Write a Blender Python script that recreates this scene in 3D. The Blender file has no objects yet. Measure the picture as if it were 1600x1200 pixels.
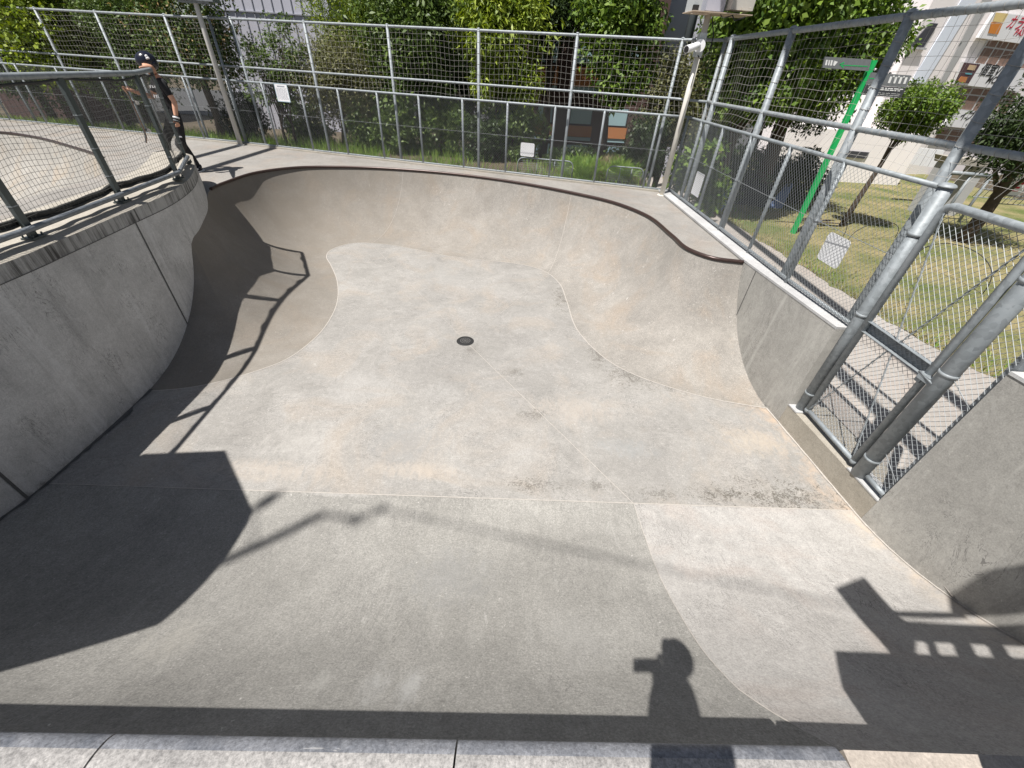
import bpy, math, random
import numpy as np
from mathutils import Vector, Matrix
from mathutils.geometry import delaunay_2d_cdt
SC = bpy.context.scene
COL = SC.collection
rad = math.radians

# ------------------------------------------------------------------ camera
F = 628.0; H = 1.85
_n = Vector((-50.5, 796.4, F)).normalized(); _up = -_n
_fw = (Vector((0, 0, 1)) - _up * _up.z).normalized(); _rt = _fw.cross(_up)
if _rt.x < 0: _rt = -_rt
R_ = Matrix((_rt, _fw, _up))
cam = bpy.data.cameras.new('camera'); co = bpy.data.objects.new('camera', cam); COL.objects.link(co)
m4 = Matrix((( R_[0][0], -R_[0][1], -R_[0][2]), (R_[1][0], -R_[1][1], -R_[1][2]), (R_[2][0], -R_[2][1], -R_[2][2]))).to_4x4()
m4.translation = (0, 0, H); co.matrix_world = m4
cam.sensor_fit = 'HORIZONTAL'; cam.sensor_width = 36; cam.lens = 36 * F / 1600
cam.clip_start = 0.02; cam.clip_end = 2000
SC.camera = co
# ------------------------------------------------------------------ light
SUN = Vector((0.290, 0.295, -0.911)).normalized()
w = bpy.data.worlds.new('World'); SC.world = w; w.use_nodes = True
sky = w.node_tree.nodes.new('ShaderNodeTexSky'); sky.sky_type = 'NISHITA'; sky.sun_disc = False
sky.sun_elevation = math.asin(-SUN.z); sky.sun_rotation = math.atan2(-SUN.x, -SUN.y)
bg = w.node_tree.nodes['Background']; bg.inputs[1].default_value = 0.05
_hs = w.node_tree.nodes.new('ShaderNodeHueSaturation'); _hs.inputs['Saturation'].default_value = 0.7   # neutral white balance for open shade
w.node_tree.links.new(sky.outputs[0], _hs.inputs['Color']); w.node_tree.links.new(_hs.outputs[0], bg.inputs[0])
sl = bpy.data.lights.new('sun', 'SUN'); sl.energy = 5.0; sl.angle = rad(0.53); sl.color = (1, 0.965, 0.92)
so = bpy.data.objects.new('sun', sl); COL.objects.link(so); so.rotation_euler = SUN.to_track_quat('-Z', 'Y').to_euler()
SC.view_settings.view_transform = 'Standard'; SC.view_settings.look = 'None'
SC.view_settings.exposure = 0.58; SC.view_settings.gamma = 1
SC.cycles.max_bounces = 8; SC.cycles.diffuse_bounces = 4; SC.cycles.transparent_max_bounces = 8

# ------------------------------------------------------------------ survey helpers: where a sight line meets the place
def ray(px, py):
    return (R_ @ Vector((px - 800, py - 600, F))).normalized()
def at(px, py, z=0.0):
    d = ray(px, py); t = (z - H) / d.z; return Vector((d.x * t, d.y * t, z))
def atY(px, py, Y):
    d = ray(px, py); t = Y / d.y; return Vector((d.x * t, Y, H + d.z * t))
def onwall(px, py, p0, p1):
    d = ray(px, py); nx, ny = -(p1[1] - p0[1]), p1[0] - p0[0]
    t = (nx * p0[0] + ny * p0[1]) / (nx * d.x + ny * d.y); return Vector((d.x * t, d.y * t, H + d.z * t))

# ------------------------------------------------------------------ mesh helpers
def _perp(t):
    a = Vector((0, 0, 1)) if abs(t.z) < 0.9 else Vector((1, 0, 0))
    u = t.cross(a).normalized(); return u, t.cross(u).normalized()
class MB:
    def __init__(s): s.v = []; s.f = []; s.m = []; s.sm = []
    def face(s, pts, m=0, smooth=False):
        b = len(s.v); s.v += [tuple(p) for p in pts]; s.f.append(tuple(range(b, b + len(pts)))); s.m.append(m); s.sm.append(smooth)
    def box(s, c, size, rz=0.0, m=0, rot=None):
        R = rot if rot is not None else Matrix.Rotation(rz, 3, 'Z'); c = Vector(c); b = len(s.v)
        for z in (-.5, .5):
            for x, y in ((-.5, -.5), (.5, -.5), (.5, .5), (-.5, .5)):
                s.v.append(tuple(c + R @ Vector((x * size[0], y * size[1], z * size[2]))))
        for q in ((0, 3, 2, 1), (4, 5, 6, 7), (0, 1, 5, 4), (1, 2, 6, 5), (2, 3, 7, 6), (3, 0, 4, 7)):
            s.f.append(tuple(b + i for i in q)); s.m.append(m); s.sm.append(False)
    def bar(s, a, b_, wd, ht, m=0, up=(0, 0, 1)):
        a = Vector(a); b_ = Vector(b_); t = (b_ - a).normalized(); up = Vector(up)
        u = t.cross(up); u = u.normalized() if u.length > 1e-4 else Vector((1, 0, 0)); n = u.cross(t).normalized(); b = len(s.v)
        for p in (a, b_):
            for x, y in ((-1, -1), (1, -1), (1, 1), (-1, 1)): s.v.append(tuple(p + u * x * wd / 2 + n * y * ht / 2))
        for q in ((0, 3, 2, 1), (4, 5, 6, 7), (0, 1, 5, 4), (1, 2, 6, 5), (2, 3, 7, 6), (3, 0, 4, 7)):
            s.f.append(tuple(b + i for i in q)); s.m.append(m); s.sm.append(False)
    def tube(s, path, r, seg=8, m=0, cap=True, smooth=True):
        P = [Vector(p) for p in path]; n = len(P); rr = r if isinstance(r, (list, tuple)) else [r] * n; b = len(s.v)
        t0 = (P[1] - P[0]).normalized(); u, v_ = _perp(t0)
        for i in range(n):
            t = (P[min(i + 1, n - 1)] - P[max(i - 1, 0)]).normalized()
            u = (u - t * u.dot(t)).normalized(); v_ = t.cross(u)
            for k in range(seg):
                a = 2 * math.pi * k / seg; s.v.append(tuple(P[i] + (u * math.cos(a) + v_ * math.sin(a)) * rr[i]))
        for i in range(n - 1):
            for k in range(seg):
                k2 = (k + 1) % seg
                s.f.append((b + i * seg + k, b + i * seg + k2, b + (i + 1) * seg + k2, b + (i + 1) * seg + k)); s.m.append(m); s.sm.append(smooth)
        if cap:
            s.f.append(tuple(b + k for k in reversed(range(seg)))); s.m.append(m); s.sm.append(False)
            s.f.append(tuple(b + (n - 1) * seg + k for k in range(seg))); s.m.append(m); s.sm.append(False)
    def ell(s, c, r, m=0, seg=12, rings=8, rot=None, z0=-1, z1=1):
        c = Vector(c); b = len(s.v); R = rot if rot is not None else Matrix.Identity(3)
        for i in range(rings + 1):
            z = z0 + (z1 - z0) * i / rings; z = math.sin(math.pi / 2 * z); q = math.sqrt(max(0, 1 - z * z))
            for k in range(seg):
                a = 2 * math.pi * k / seg; s.v.append(tuple(c + R @ Vector((q * math.cos(a) * r[0], q * math.sin(a) * r[1], z * r[2]))))
        for i in range(rings):
            for k in range(seg):
                k2 = (k + 1) % seg
                s.f.append((b + i * seg + k, b + i * seg + k2, b + (i + 1) * seg + k2, b + (i + 1) * seg + k)); s.m.append(m); s.sm.append(True)
    def prism(s, poly, z0, z1, m=0, mt=None):
        n = len(poly); b = len(s.v); mt = m if mt is None else mt
        A = sum(poly[i][0] * poly[(i + 1) % n][1] - poly[(i + 1) % n][0] * poly[i][1] for i in range(n))
        if A < 0: poly = poly[::-1]
        for z in (z0, z1): s.v += [(p[0], p[1], z) for p in poly]
        s.f.append(tuple(b + i for i in reversed(range(n)))); s.m.append(m); s.sm.append(False)
        s.f.append(tuple(b + n + i for i in range(n))); s.m.append(mt); s.sm.append(False)
        for i in range(n):
            j = (i + 1) % n; s.f.append((b + i, b + j, b + n + j, b + n + i)); s.m.append(m); s.sm.append(False)
    def grid(s, rows, m=0, smooth=True, mf=None):
        b = len(s.v); nr = len(rows); nc = len(rows[0])
        for r in rows: s.v += [tuple(p) for p in r]
        for i in range(nr - 1):
            for j in range(nc - 1):
                s.f.append((b + i * nc + j, b + i * nc + j + 1, b + (i + 1) * nc + j + 1, b + (i + 1) * nc + j)); s.m.append(mf(i, j) if mf else m); s.sm.append(smooth)
    def build(s, name, mats, parent=None, loc=None):
        me = bpy.data.meshes.new(name); v = s.v
        if parent is not None:
            o_ = parent; off = Vector(ROOT.get(o_.name, (0, 0, 0))); v = [(p[0] - off.x, p[1] - off.y, p[2] - off.z) for p in v]
        me.from_pydata(v, [], s.f)
        for mt in (mats if isinstance(mats, (list, tuple)) else [mats]): me.materials.append(mt)
        me.polygons.foreach_set('material_index', s.m); me.polygons.foreach_set('use_smooth', s.sm); me.update()
        o = bpy.data.objects.new(name, me); COL.objects.link(o)
        if parent is not None:
            o.parent = parent; ROOT[o.name] = ROOT.get(parent.name, (0, 0, 0))
        return o
ROOT = {}
def tag(o, label=None, cat=None, group=None, kind=None):
    if label: o['label'] = label
    if cat: o['category'] = cat
    if group: o['group'] = group
    if kind: o['kind'] = kind
    return o
def thing(name, label, cat, loc=(0, 0, 0), group=None):
    o = bpy.data.objects.new(name, None); COL.objects.link(o); o.location = loc; o.empty_display_size = .2
    ROOT[o.name] = tuple(loc); return tag(o, label, cat, group)
def lerp(a, b, t): return a + (b - a) * t
def plen(P):
    L = [0.0]
    for a, b in zip(P[:-1], P[1:]): L.append(L[-1] + (Vector(b) - Vector(a)).length)
    return L
def pat(P, L, s):
    s = max(0, min(L[-1], s))
    for i in range(len(P) - 1):
        if s <= L[i + 1] or i == len(P) - 2:
            t = (s - L[i]) / max(1e-9, L[i + 1] - L[i]); return Vector(P[i]).lerp(Vector(P[i + 1]), t)

# ------------------------------------------------------------------ materials
def nm(name):
    m = bpy.data.materials.new(name); m.use_nodes = True; nt = m.node_tree; b = nt.nodes['Principled BSDF']; return m, nt, b
def N(nt, t, **kw):
    n = nt.nodes.new(t)
    for k, v in kw.items():
        if k.startswith('i_'):
            key = k[2:]; key = int(key) if key.isdigit() else key; n.inputs[key].default_value = v
        else: setattr(n, k, v)
    return n
def plain(name, col, rough=.6, metal=0.0, var=.12, scale=20, bump=0.0, spec=None):
    m, nt, b = nm(name); L = nt.links
    tc = N(nt, 'ShaderNodeTexCoord'); no = N(nt, 'ShaderNodeTexNoise'); no.inputs['Scale'].default_value = scale; no.inputs['Detail'].default_value = 4
    L.new(tc.outputs['Object'], no.inputs['Vector'])
    mx = N(nt, 'ShaderNodeMix', data_type='RGBA'); c = Vector(col)
    mx.inputs[6].default_value = (*(c * (1 - var)), 1); mx.inputs[7].default_value = (*[min(1, x * (1 + var)) for x in c], 1)
    L.new(no.outputs['Fac'], mx.inputs[0]); L.new(mx.outputs[2], b.inputs['Base Color'])
    b.inputs['Roughness'].default_value = rough; b.inputs['Metallic'].default_value = metal
    if spec is not None: b.inputs['Specular IOR Level'].default_value = spec
    if bump:
        bp = N(nt, 'ShaderNodeBump'); bp.inputs['Strength'].default_value = bump; bp.inputs['Distance'].default_value = .01
        L.new(no.outputs['Fac'], bp.inputs['Height']); L.new(bp.outputs[0], b.inputs['Normal'])
    return m
def ramp(nt, src, p0, p1, c0=(0, 0, 0, 1), c1=(1, 1, 1, 1)):
    r = N(nt, 'ShaderNodeValToRGB'); e = r.color_ramp.elements; e[0].position = p0; e[1].position = p1; e[0].color = c0; e[1].color = c1
    nt.links.new(src, r.inputs[0]); return r
def mixc(nt, fac, a, b, mode='MIX', f=None):
    mx = N(nt, 'ShaderNodeMix', data_type='RGBA', blend_type=mode)
    for idx, val in ((0, fac), (6, a), (7, b)):
        if isinstance(val, (int, float)): mx.inputs[idx].default_value = val
        elif isinstance(val, (tuple, list, Vector)): mx.inputs[idx].default_value = (*val[:3], 1)
        else: nt.links.new(val, mx.inputs[idx])
    return mx.outputs[2]
def mathn(nt, op, a, b=None, c=None):
    n = N(nt, 'ShaderNodeMath', operation=op)
    for i, v in enumerate((a, b, c)):
        if v is None: continue
        if isinstance(v, (int, float)): n.inputs[i].default_value = v
        else: nt.links.new(v, n.inputs[i])
    return n.outputs[0]
KC = .70      # overall tone of the park's weathered concrete
def concrete(name, c1, c2, rough=.85, blot=2.2, spots=(), streak=False, warm=None, scr=.5, scrdir=(1, 1, 1), cap=None, speck=.5, warmline=None, wear=None, foot=None, wdark=1.0, brown=None, pale=()):
    """trowelled concrete: cloudy tone, fine grain, pale scratches; spots = dirt patches (x,y,radius,strength)"""
    m, nt, b = nm(name); L = nt.links
    c1 = tuple(x * KC * .94 for x in c1); c2 = tuple(x * KC * 1.05 for x in c2); warm = tuple(x * KC for x in warm) if warm else None
    g = N(nt, 'ShaderNodeNewGeometry'); pos = g.outputs['Position']; sep0 = N(nt, 'ShaderNodeSeparateXYZ'); L.new(pos, sep0.inputs[0])
    def noise(scale, det=6, rough_=.6, vec=pos, dist=0.0):
        n = N(nt, 'ShaderNodeTexNoise'); n.inputs['Scale'].default_value = scale; n.inputs['Detail'].default_value = det; n.inputs['Roughness'].default_value = rough_
        n.inputs['Distortion'].default_value = dist; L.new(vec, n.inputs['Vector']); return n.outputs['Fac']
    cl = noise(blot, 8, .62, dist=.6)
    col = mixc(nt, ramp(nt, cl, .33, .68).outputs[0], c1, c2)
    cl2 = noise(blot * .35, 4, .5, dist=.3)
    col = mixc(nt, mathn(nt, 'MULTIPLY', ramp(nt, cl2, .35, .7).outputs[0], .5), col, (c1[0] * .82, c1[1] * .82, c1[2] * .83))
    cl3 = noise(blot * 3.3, 8, .72, dist=1.2); col = mixc(nt, .55, col, ramp(nt, cl3, .3, .7, (.80, .80, .79, 1), (1.18, 1.17, 1.16, 1)).outputs[0], 'MULTIPLY')
    if warm:
        wn = noise(blot * .8 + .31, 5, .6, dist=1.0); col = mixc(nt, mathn(nt, 'MULTIPLY', ramp(nt, wn, .5, .75).outputs[0], .8), col, warm)
    gr = noise(88, 4, .8); col = mixc(nt, speck, col, ramp(nt, gr, .30, .70, (.52, .52, .52, 1), (1.42, 1.41, 1.39, 1)).outputs[0], 'MULTIPLY')
    mid = noise(26, 5, .7); col = mixc(nt, .4, col, ramp(nt, mid, .3, .7, (.78, .78, .78, 1), (1.15, 1.15, 1.15, 1)).outputs[0], 'MULTIPLY')
    # scratches
    if scr:
        mp = N(nt, 'ShaderNodeMapping'); mp.inputs['Scale'].default_value = scrdir; mp.inputs['Rotation'].default_value = (0, 0, .5); L.new(pos, mp.inputs['Vector'])
        sn = noise(9, 4, .75, mp.outputs[0], 1.5); sr = ramp(nt, sn, .655, .72); col = mixc(nt, mathn(nt, 'MULTIPLY', sr.outputs[0], scr), col, (.62, .60, .57))
        sn2 = noise(6, 4, .8, mp.outputs[0], 2.5); sr2 = ramp(nt, sn2, .25, .31, (1, 1, 1, 1), (0, 0, 0, 1)); col = mixc(nt, mathn(nt, 'MULTIPLY', sr2.outputs[0], scr * .7), col, (.12, .12, .12))
    if wear:
        mp = N(nt, 'ShaderNodeMapping'); mp.inputs['Scale'].default_value = wear; mp.inputs['Rotation'].default_value = (0, 0, .18); L.new(pos, mp.inputs['Vector'])
        a1 = noise(7, 8, .78, mp.outputs[0], 1.0); col = mixc(nt, mathn(nt, 'MULTIPLY', ramp(nt, a1, .54, .78).outputs[0], .40), col, tuple(min(.7, x * 1.35) for x in c2))
        col = mixc(nt, mathn(nt, 'MULTIPLY', ramp(nt, a1, .24, .46, (1, 1, 1, 1), (0, 0, 0, 1)).outputs[0], .26 * wdark), col, tuple(x * .66 for x in c1))
        fk = noise(52, 3, .6, dist=.5); col = mixc(nt, mathn(nt, 'MULTIPLY', ramp(nt, fk, .68, .74).outputs[0], .6), col, (.62, .60, .56))
        ln = noise(3.2, 5, .8, mp.outputs[0], 3.0); ab = mathn(nt, 'ABSOLUTE', mathn(nt, 'SUBTRACT', ln, .5)); col = mixc(nt, mathn(nt, 'MULTIPLY', ramp(nt, ab, .003, .011, (1, 1, 1, 1), (0, 0, 0, 1)).outputs[0], mathn(nt, 'MULTIPLY', ramp(nt, noise(1.7, 3), .47, .58).outputs[0], .75)), col, (.13, .125, .12))
    if brown:
        # ingrained brown tyre dust, heavier towards the left pocket of the bowl
        t = mathn(nt, 'ADD', mathn(nt, 'MULTIPLY', sep0.outputs[0], brown[0]), brown[1]); t = mathn(nt, 'ADD', t, mathn(nt, 'MULTIPLY', mathn(nt, 'SUBTRACT', noise(1.6, 6, .6, dist=.8), .5), 1.1))
        t = mathn(nt, 'MINIMUM', mathn(nt, 'MAXIMUM', t, 0.0), 1.0); col = mixc(nt, mathn(nt, 'MULTIPLY', t, .85), col, brown[2])
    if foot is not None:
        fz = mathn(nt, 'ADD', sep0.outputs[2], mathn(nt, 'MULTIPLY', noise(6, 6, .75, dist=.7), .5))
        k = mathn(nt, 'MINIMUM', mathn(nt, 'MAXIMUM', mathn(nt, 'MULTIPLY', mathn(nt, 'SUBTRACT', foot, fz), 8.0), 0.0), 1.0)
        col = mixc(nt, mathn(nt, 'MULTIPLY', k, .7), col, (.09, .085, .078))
    if streak:
        mp = N(nt, 'ShaderNodeMapping'); mp.inputs['Scale'].default_value = (1, 1, .07); L.new(pos, mp.inputs['Vector'])
        sn = noise(5, 7, .72, mp.outputs[0], .4)
        col = mixc(nt, mathn(nt, 'MULTIPLY', ramp(nt, sn, .54, .74).outputs[0], .42), col, (.15, .145, .14))
        sn = noise(3.1, 6, .7, mp.outputs[0], .6)
        col = mixc(nt, mathn(nt, 'MULTIPLY', ramp(nt, sn, .56, .74).outputs[0], .6), col, tuple(min(.75, x * 1.4) for x in c2))
    sep = N(nt, 'ShaderNodeSeparateXYZ'); L.new(pos, sep.inputs[0])
    if cap:
        zc, dk = cap
        k = mathn(nt, 'GREATER_THAN', sep.outputs[2], zc)
        mp = N(nt, 'ShaderNodeMapping'); mp.inputs['Scale'].default_value = (1, 1, .04); L.new(pos, mp.inputs['Vector'])
        st = ramp(nt, mathn(nt, 'ADD', mathn(nt, 'MULTIPLY', noise(17, 6, .75, mp.outputs[0], .3), .6), mathn(nt, 'MULTIPLY', noise(2.3, 3, .5), .4)), .48, .60)
        col = mixc(nt, mathn(nt, 'MULTIPLY', k, .55), col, (c1[0] * .62, c1[1] * .62, c1[2] * .6))
        col = mixc(nt, mathn(nt, 'MULTIPLY', mathn(nt, 'MULTIPLY', k, st.outputs[0]), dk), col, (.035, .033, .03))
    if warmline:
        # rust-tinted run-off along a line a*x+b*y=c, falling off over width wd
        a_, b_, c_, wd, wc = warmline
        dd = mathn(nt, 'ADD', mathn(nt, 'MULTIPLY', sep.outputs[0], a_), mathn(nt, 'MULTIPLY', sep.outputs[1], b_))
        dd = mathn(nt, 'ABSOLUTE', mathn(nt, 'SUBTRACT', dd, c_))
        k = mathn(nt, 'SUBTRACT', 1.0, mathn(nt, 'MINIMUM', mathn(nt, 'DIVIDE', dd, wd), 1.0))
        k = mathn(nt, 'MULTIPLY', k, ramp(nt, noise(4, 6, .7, dist=1), .42, .66).outputs[0])
        col = mixc(nt, mathn(nt, 'MULTIPLY', k, .6), col, wc)
    for (sx, sy, sr_, st_, sc_, pc) in pale:
        vd = N(nt, 'ShaderNodeVectorMath', operation='DISTANCE'); cx = N(nt, 'ShaderNodeCombineXYZ'); cx.inputs[0].default_value = sx; cx.inputs[1].default_value = sy
        fl = N(nt, 'ShaderNodeCombineXYZ'); L.new(sep.outputs[0], fl.inputs[0]); L.new(mathn(nt, 'ADD', mathn(nt, 'MULTIPLY', mathn(nt, 'SUBTRACT', sep.outputs[1], sy), 1 / sc_), sy), fl.inputs[1])
        L.new(fl.outputs[0], vd.inputs[0]); L.new(cx.outputs[0], vd.inputs[1])
        k = mathn(nt, 'SUBTRACT', 1.0, mathn(nt, 'MINIMUM', mathn(nt, 'DIVIDE', vd.outputs['Value'], sr_), 1.0))
        mp = N(nt, 'ShaderNodeMapping'); mp.inputs['Scale'].default_value = (1.0, .45, .45); L.new(pos, mp.inputs['Vector'])
        nn = mathn(nt, 'ADD', noise(13, 7, .78, mp.outputs[0], 1.0), mathn(nt, 'MULTIPLY', k, .25))
        col = mixc(nt, mathn(nt, 'MULTIPLY', mathn(nt, 'MULTIPLY', ramp(nt, nn, .52, .74).outputs[0], mathn(nt, 'MINIMUM', mathn(nt, 'MULTIPLY', k, 2.5), 1.0)), st_), col, pc)
    for (sx, sy, sr_, st_, sc_) in spots:
        vd = N(nt, 'ShaderNodeVectorMath', operation='DISTANCE'); cx = N(nt, 'ShaderNodeCombineXYZ'); cx.inputs[0].default_value = sx; cx.inputs[1].default_value = sy
        fl = N(nt, 'ShaderNodeCombineXYZ'); L.new(sep.outputs[0], fl.inputs[0])
        L.new(mathn(nt, 'ADD', mathn(nt, 'MULTIPLY', mathn(nt, 'SUBTRACT', sep.outputs[1], sy), 1 / sc_), sy), fl.inputs[1])
        L.new(fl.outputs[0], vd.inputs[0]); L.new(cx.outputs[0], vd.inputs[1])
        k = mathn(nt, 'SUBTRACT', 1.0, mathn(nt, 'MINIMUM', mathn(nt, 'DIVIDE', vd.outputs['Value'], sr_), 1.0))
        nn = mathn(nt, 'ADD', mathn(nt, 'ADD', mathn(nt, 'MULTIPLY', noise(60, 5, .75, dist=.6), .6), mathn(nt, 'MULTIPLY', noise(9, 5, .7, dist=1.2), .42)), mathn(nt, 'MULTIPLY', k, .15))
        nn = mathn(nt, 'MULTIPLY', ramp(nt, nn, .605, .68).outputs[0], mathn(nt, 'MINIMUM', mathn(nt, 'MULTIPLY', k, 3.0), 1.0))
        col = mixc(nt, mathn(nt, 'MULTIPLY', mathn(nt, 'MULTIPLY', k, ramp(nt, noise(5, 5, .7), .4, .65).outputs[0]), st_ * .35), col, (.24, .225, .195))
        col = mixc(nt, mathn(nt, 'MULTIPLY', nn, st_), col, (.11, .10, .085))
    L.new(col, b.inputs['Base Color']); b.inputs['Roughness'].default_value = rough; b.inputs['Specular IOR Level'].default_value = .3
    bp = N(nt, 'ShaderNodeBump'); bp.inputs['Strength'].default_value = .35; bp.inputs['Distance'].default_value = .004
    L.new(mathn(nt, 'ADD', mathn(nt, 'MULTIPLY', gr, .6), mid), bp.inputs['Height']); L.new(bp.outputs[0], b.inputs['Normal'])
    return m
def leafmat(name, cols, trans=.2, rough=.5):
    m, nt, b = nm(name); L = nt.links; g = N(nt, 'ShaderNodeNewGeometry')
    r = N(nt, 'ShaderNodeValToRGB'); e = r.color_ramp.elements
    while len(e) < len(cols): e.new(.5)
    for i, c in enumerate(cols): e[i].position = i / (len(cols) - 1); e[i].color = (*c, 1)
    L.new(g.outputs['Random Per Island'], r.inputs[0]); L.new(r.outputs[0], b.inputs['Base Color']); b.inputs['Roughness'].default_value = rough
    b.inputs['Specular IOR Level'].default_value = .35
    t = N(nt, 'ShaderNodeBsdfTranslucent'); hs = N(nt, 'ShaderNodeHueSaturation'); hs.inputs['Value'].default_value = 1.35; hs.inputs['Saturation'].default_value = 1.1
    L.new(r.outputs[0], hs.inputs['Color']); L.new(hs.outputs[0], t.inputs['Color'])
    mx = N(nt, 'ShaderNodeMixShader'); mx.inputs[0].default_value = trans; L.new(b.outputs[0], mx.inputs[1]); L.new(t.outputs[0], mx.inputs[2])
    L.new(mx.outputs[0], nt.nodes['Material Output'].inputs[0]); return m
def galv(name, c=(.25, .275, .29), rough=.55, metal=.15):
    m, nt, b = nm(name); L = nt.links; tc = N(nt, 'ShaderNodeTexCoord')
    v = N(nt, 'ShaderNodeTexVoronoi'); v.inputs['Scale'].default_value = 34; L.new(tc.outputs['Object'], v.inputs['Vector'])
    n = N(nt, 'ShaderNodeTexNoise'); n.inputs['Scale'].default_value = 7; n.inputs['Detail'].default_value = 6; L.new(tc.outputs['Object'], n.inputs['Vector'])
    a = mixc(nt, ramp(nt, v.outputs['Color'], .2, .8).outputs[0], tuple(x * .85 for x in c), tuple(min(1, x * 1.12) for x in c))
    a = mixc(nt, mathn(nt, 'MULTIPLY', ramp(nt, n.outputs['Fac'], .55, .7).outputs[0], .6), a, (.32, .34, .355))
    L.new(a, b.inputs['Base Color']); b.inputs['Metallic'].default_value = metal; b.inputs['Roughness'].default_value = rough; return m
M = {}
M['zinc'] = galv('galvanised_steel'); M['zinc_dark'] = galv('weathered_steel', (.20, .22, .24), .55, .4)
M['wire'] = plain('fence_wire', (.23, .24, .25), .5, .2, .1)
M['wire_bright'] = plain('gate_wire', (.30, .32, .33), .5, .2, .1)
M['cord'] = plain('net_cord', (.36, .345, .32), .8, 0, .15)
M['net_dark'] = plain('black_net_cord', (.045, .045, .042), .8, 0, .2)
M['dark_steel'] = plain('dark_green_steel', (.075, .09, .09), .5, .3, .25, 12)
M['white_paint'] = plain('white_paint', (.78, .78, .79), .6, 0, .06, 9)
M['kerb_paint'] = concrete('pale_kerb_concrete', (.60, .60, .60), (.70, .70, .70), .8, 3, speck=.25, scr=.15)
M['black'] = plain('black_cloth', (.012, .012, .014), .85, 0, .3, 40, .2)
M['black_shiny'] = plain('black_gloss', (.010, .011, .022), .22, 0, .1)
M['rubber'] = plain('black_rubber', (.02, .02, .02), .7)
M['skin'] = plain('skin', (.55, .30, .20), .55, 0, .08, 30)
M['coping'] = plain('worn_rusty_pipe', (.060, .038, .033), .32, .35, .35, 15)
M['iron'] = plain('cast_iron', (.035, .035, .035), .6, .4, .2)
M['asphalt'] = plain('asphalt', (.05, .05, .05), .9, 0, .2, 60)
M['bark'] = plain('bark', (.075, .055, .04), .9, 0, .35, 14, .6)
M['dark_soil'] = plain('soil', (.045, .035, .022), .95, 0, .3, 6, .3)  # plain dark brown soil colour
# ================================================================== bowl
D = -1.2
PAIRS = [((-5.2, 3.2), (-5.7, 5.0)), ((-4.0, 3.34), (-4.35, 5.10)), ((-3.65, 3.44), (-4.33, 5.11)), ((-3.11, 3.81), (-4.34, 5.14)), ((-2.91, 4.03), (-4.36, 5.22)),
 ((-2.74, 4.59), (-4.41, 5.38)), ((-2.76, 5.31), (-4.52, 5.72)), ((-3.12, 6.42), (-4.92, 6.5)), ((-3.5, 7.1), (-5.2, 7.05)), ((-3.74, 7.5), (-5.24, 7.65)),
 ((-3.79, 7.75), (-5.17, 8.38)), ((-3.64, 8.15), (-4.73, 9.03)), ((-3.4, 8.33), (-3.81, 9.40)), ((-3.14, 8.35), (-2.62, 9.51)), ((-1.45, 7.906), (-.80, 9.21)),
 ((.55, 7.36), (.91, 8.40)), ((.75, 6.9), (1.648, 7.83)), ((.83, 6.24), (2.07, 7.12)), ((.95, 5.21), (2.23, 6.10)), ((1.35, 4.43), (2.32, 5.52)), ((2.21, 3.91), (2.51, 5.29)),
 ((3.18, 3.70), (2.90, 5.20)), ((3.75, 3.62), (3.3, 5.14))]
def smooth_pairs(P, n):
    out = []
    for i in range(len(P) - 1):
        for k in range(n):
            t = k / n; r = []
            for c in (0, 1):
                p0 = Vector(P[max(i - 1, 0)][c]); p1 = Vector(P[i][c]); p2 = Vector(P[i + 1][c]); p3 = Vector(P[min(i + 2, len(P) - 1)][c])
                d1 = (p1 - p0).length or 1; d2 = (p2 - p1).length or 1; d3 = (p3 - p2).length or 1
                # centripetal-like tangent
                m1 = ((p2 - p1) / d2 * d1 + (p1 - p0) / d1 * d2) / (d1 + d2) * d2
                m2 = ((p3 - p2) / d3 * d2 + (p2 - p1) / d2 * d3) / (d2 + d3) * d2
                h = (2 * t**3 - 3 * t**2 + 1) * p1 + (t**3 - 2 * t**2 + t) * m1 + (-2 * t**3 + 3 * t**2) * p2 + (t**3 - t**2) * m2
                r.append(h)
            out.append(tuple(r))
    out.append((Vector(P[-1][0]), Vector(P[-1][1]))); return out
SP = smooth_pairs(PAIRS, 10)
RT = 1.73; DT = math.sqrt(RT**2 - (RT + D)**2)
def prof(v): d = v * DT; return D + RT - math.sqrt(RT**2 - d * d)
NV = 22; VS = [k / NV for k in range(NV + 1)]
def yfloor(x): return 2.2 + .035 * x
RN = 2.27; YL = 1.93
def nearz(d): return D + RN - math.sqrt(RN * RN - d * d)
spots = []
for px, py, r, st, sc in ((1225, 775, .75, .95, .3), (1120, 772, .5, .8, .25), (1030, 772, .35, .6, .25), (830, 757, .3, .7, .35), (835, 648, .26, .6, .5), (735, 548, .22, .5, .8), (985, 585, .42, .8, .8), (935, 553, .25, .7, 1.2), (1190, 632, .45, .5, .3),
                           (880, 465, .28, .75, 2.0), (1050, 600, .5, .7, .45), (800, 580, .2, .5, .8), (930, 760, .3, .6, .3)):
    p = at(px, py, D); spots.append((p.x, p.y, r * 1.35, st, sc * 1.15))
PALE = []
for px, py, r, st, sc, c_ in ((690, 612, .34, .28, .8, (.42, .41, .39)), (470, 690, .7, .3, .5, (.45, .43, .40)), (640, 690, .55, .5, .9, (.24, .24, .235)), (420, 735, .8, .45, .22, (.42, .365, .31)), (650, 735, .6, .5, .25, (.44, .38, .32)), (560, 600, .6, .22, .7, (.42, .41, .395)), (900, 640, .7, .4, .5, (.40, .35, .30)), (1180, 690, .5, .5, .6, (.42, .36, .29)), (980, 700, .5, .4, .4, (.27, .28, .28)), (700, 430, .8, .4, .6, (.28, .275, .26))):
    p = at(px, py, D); PALE.append((p.x, p.y, r, st, sc, c_))
PALEN = []
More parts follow.
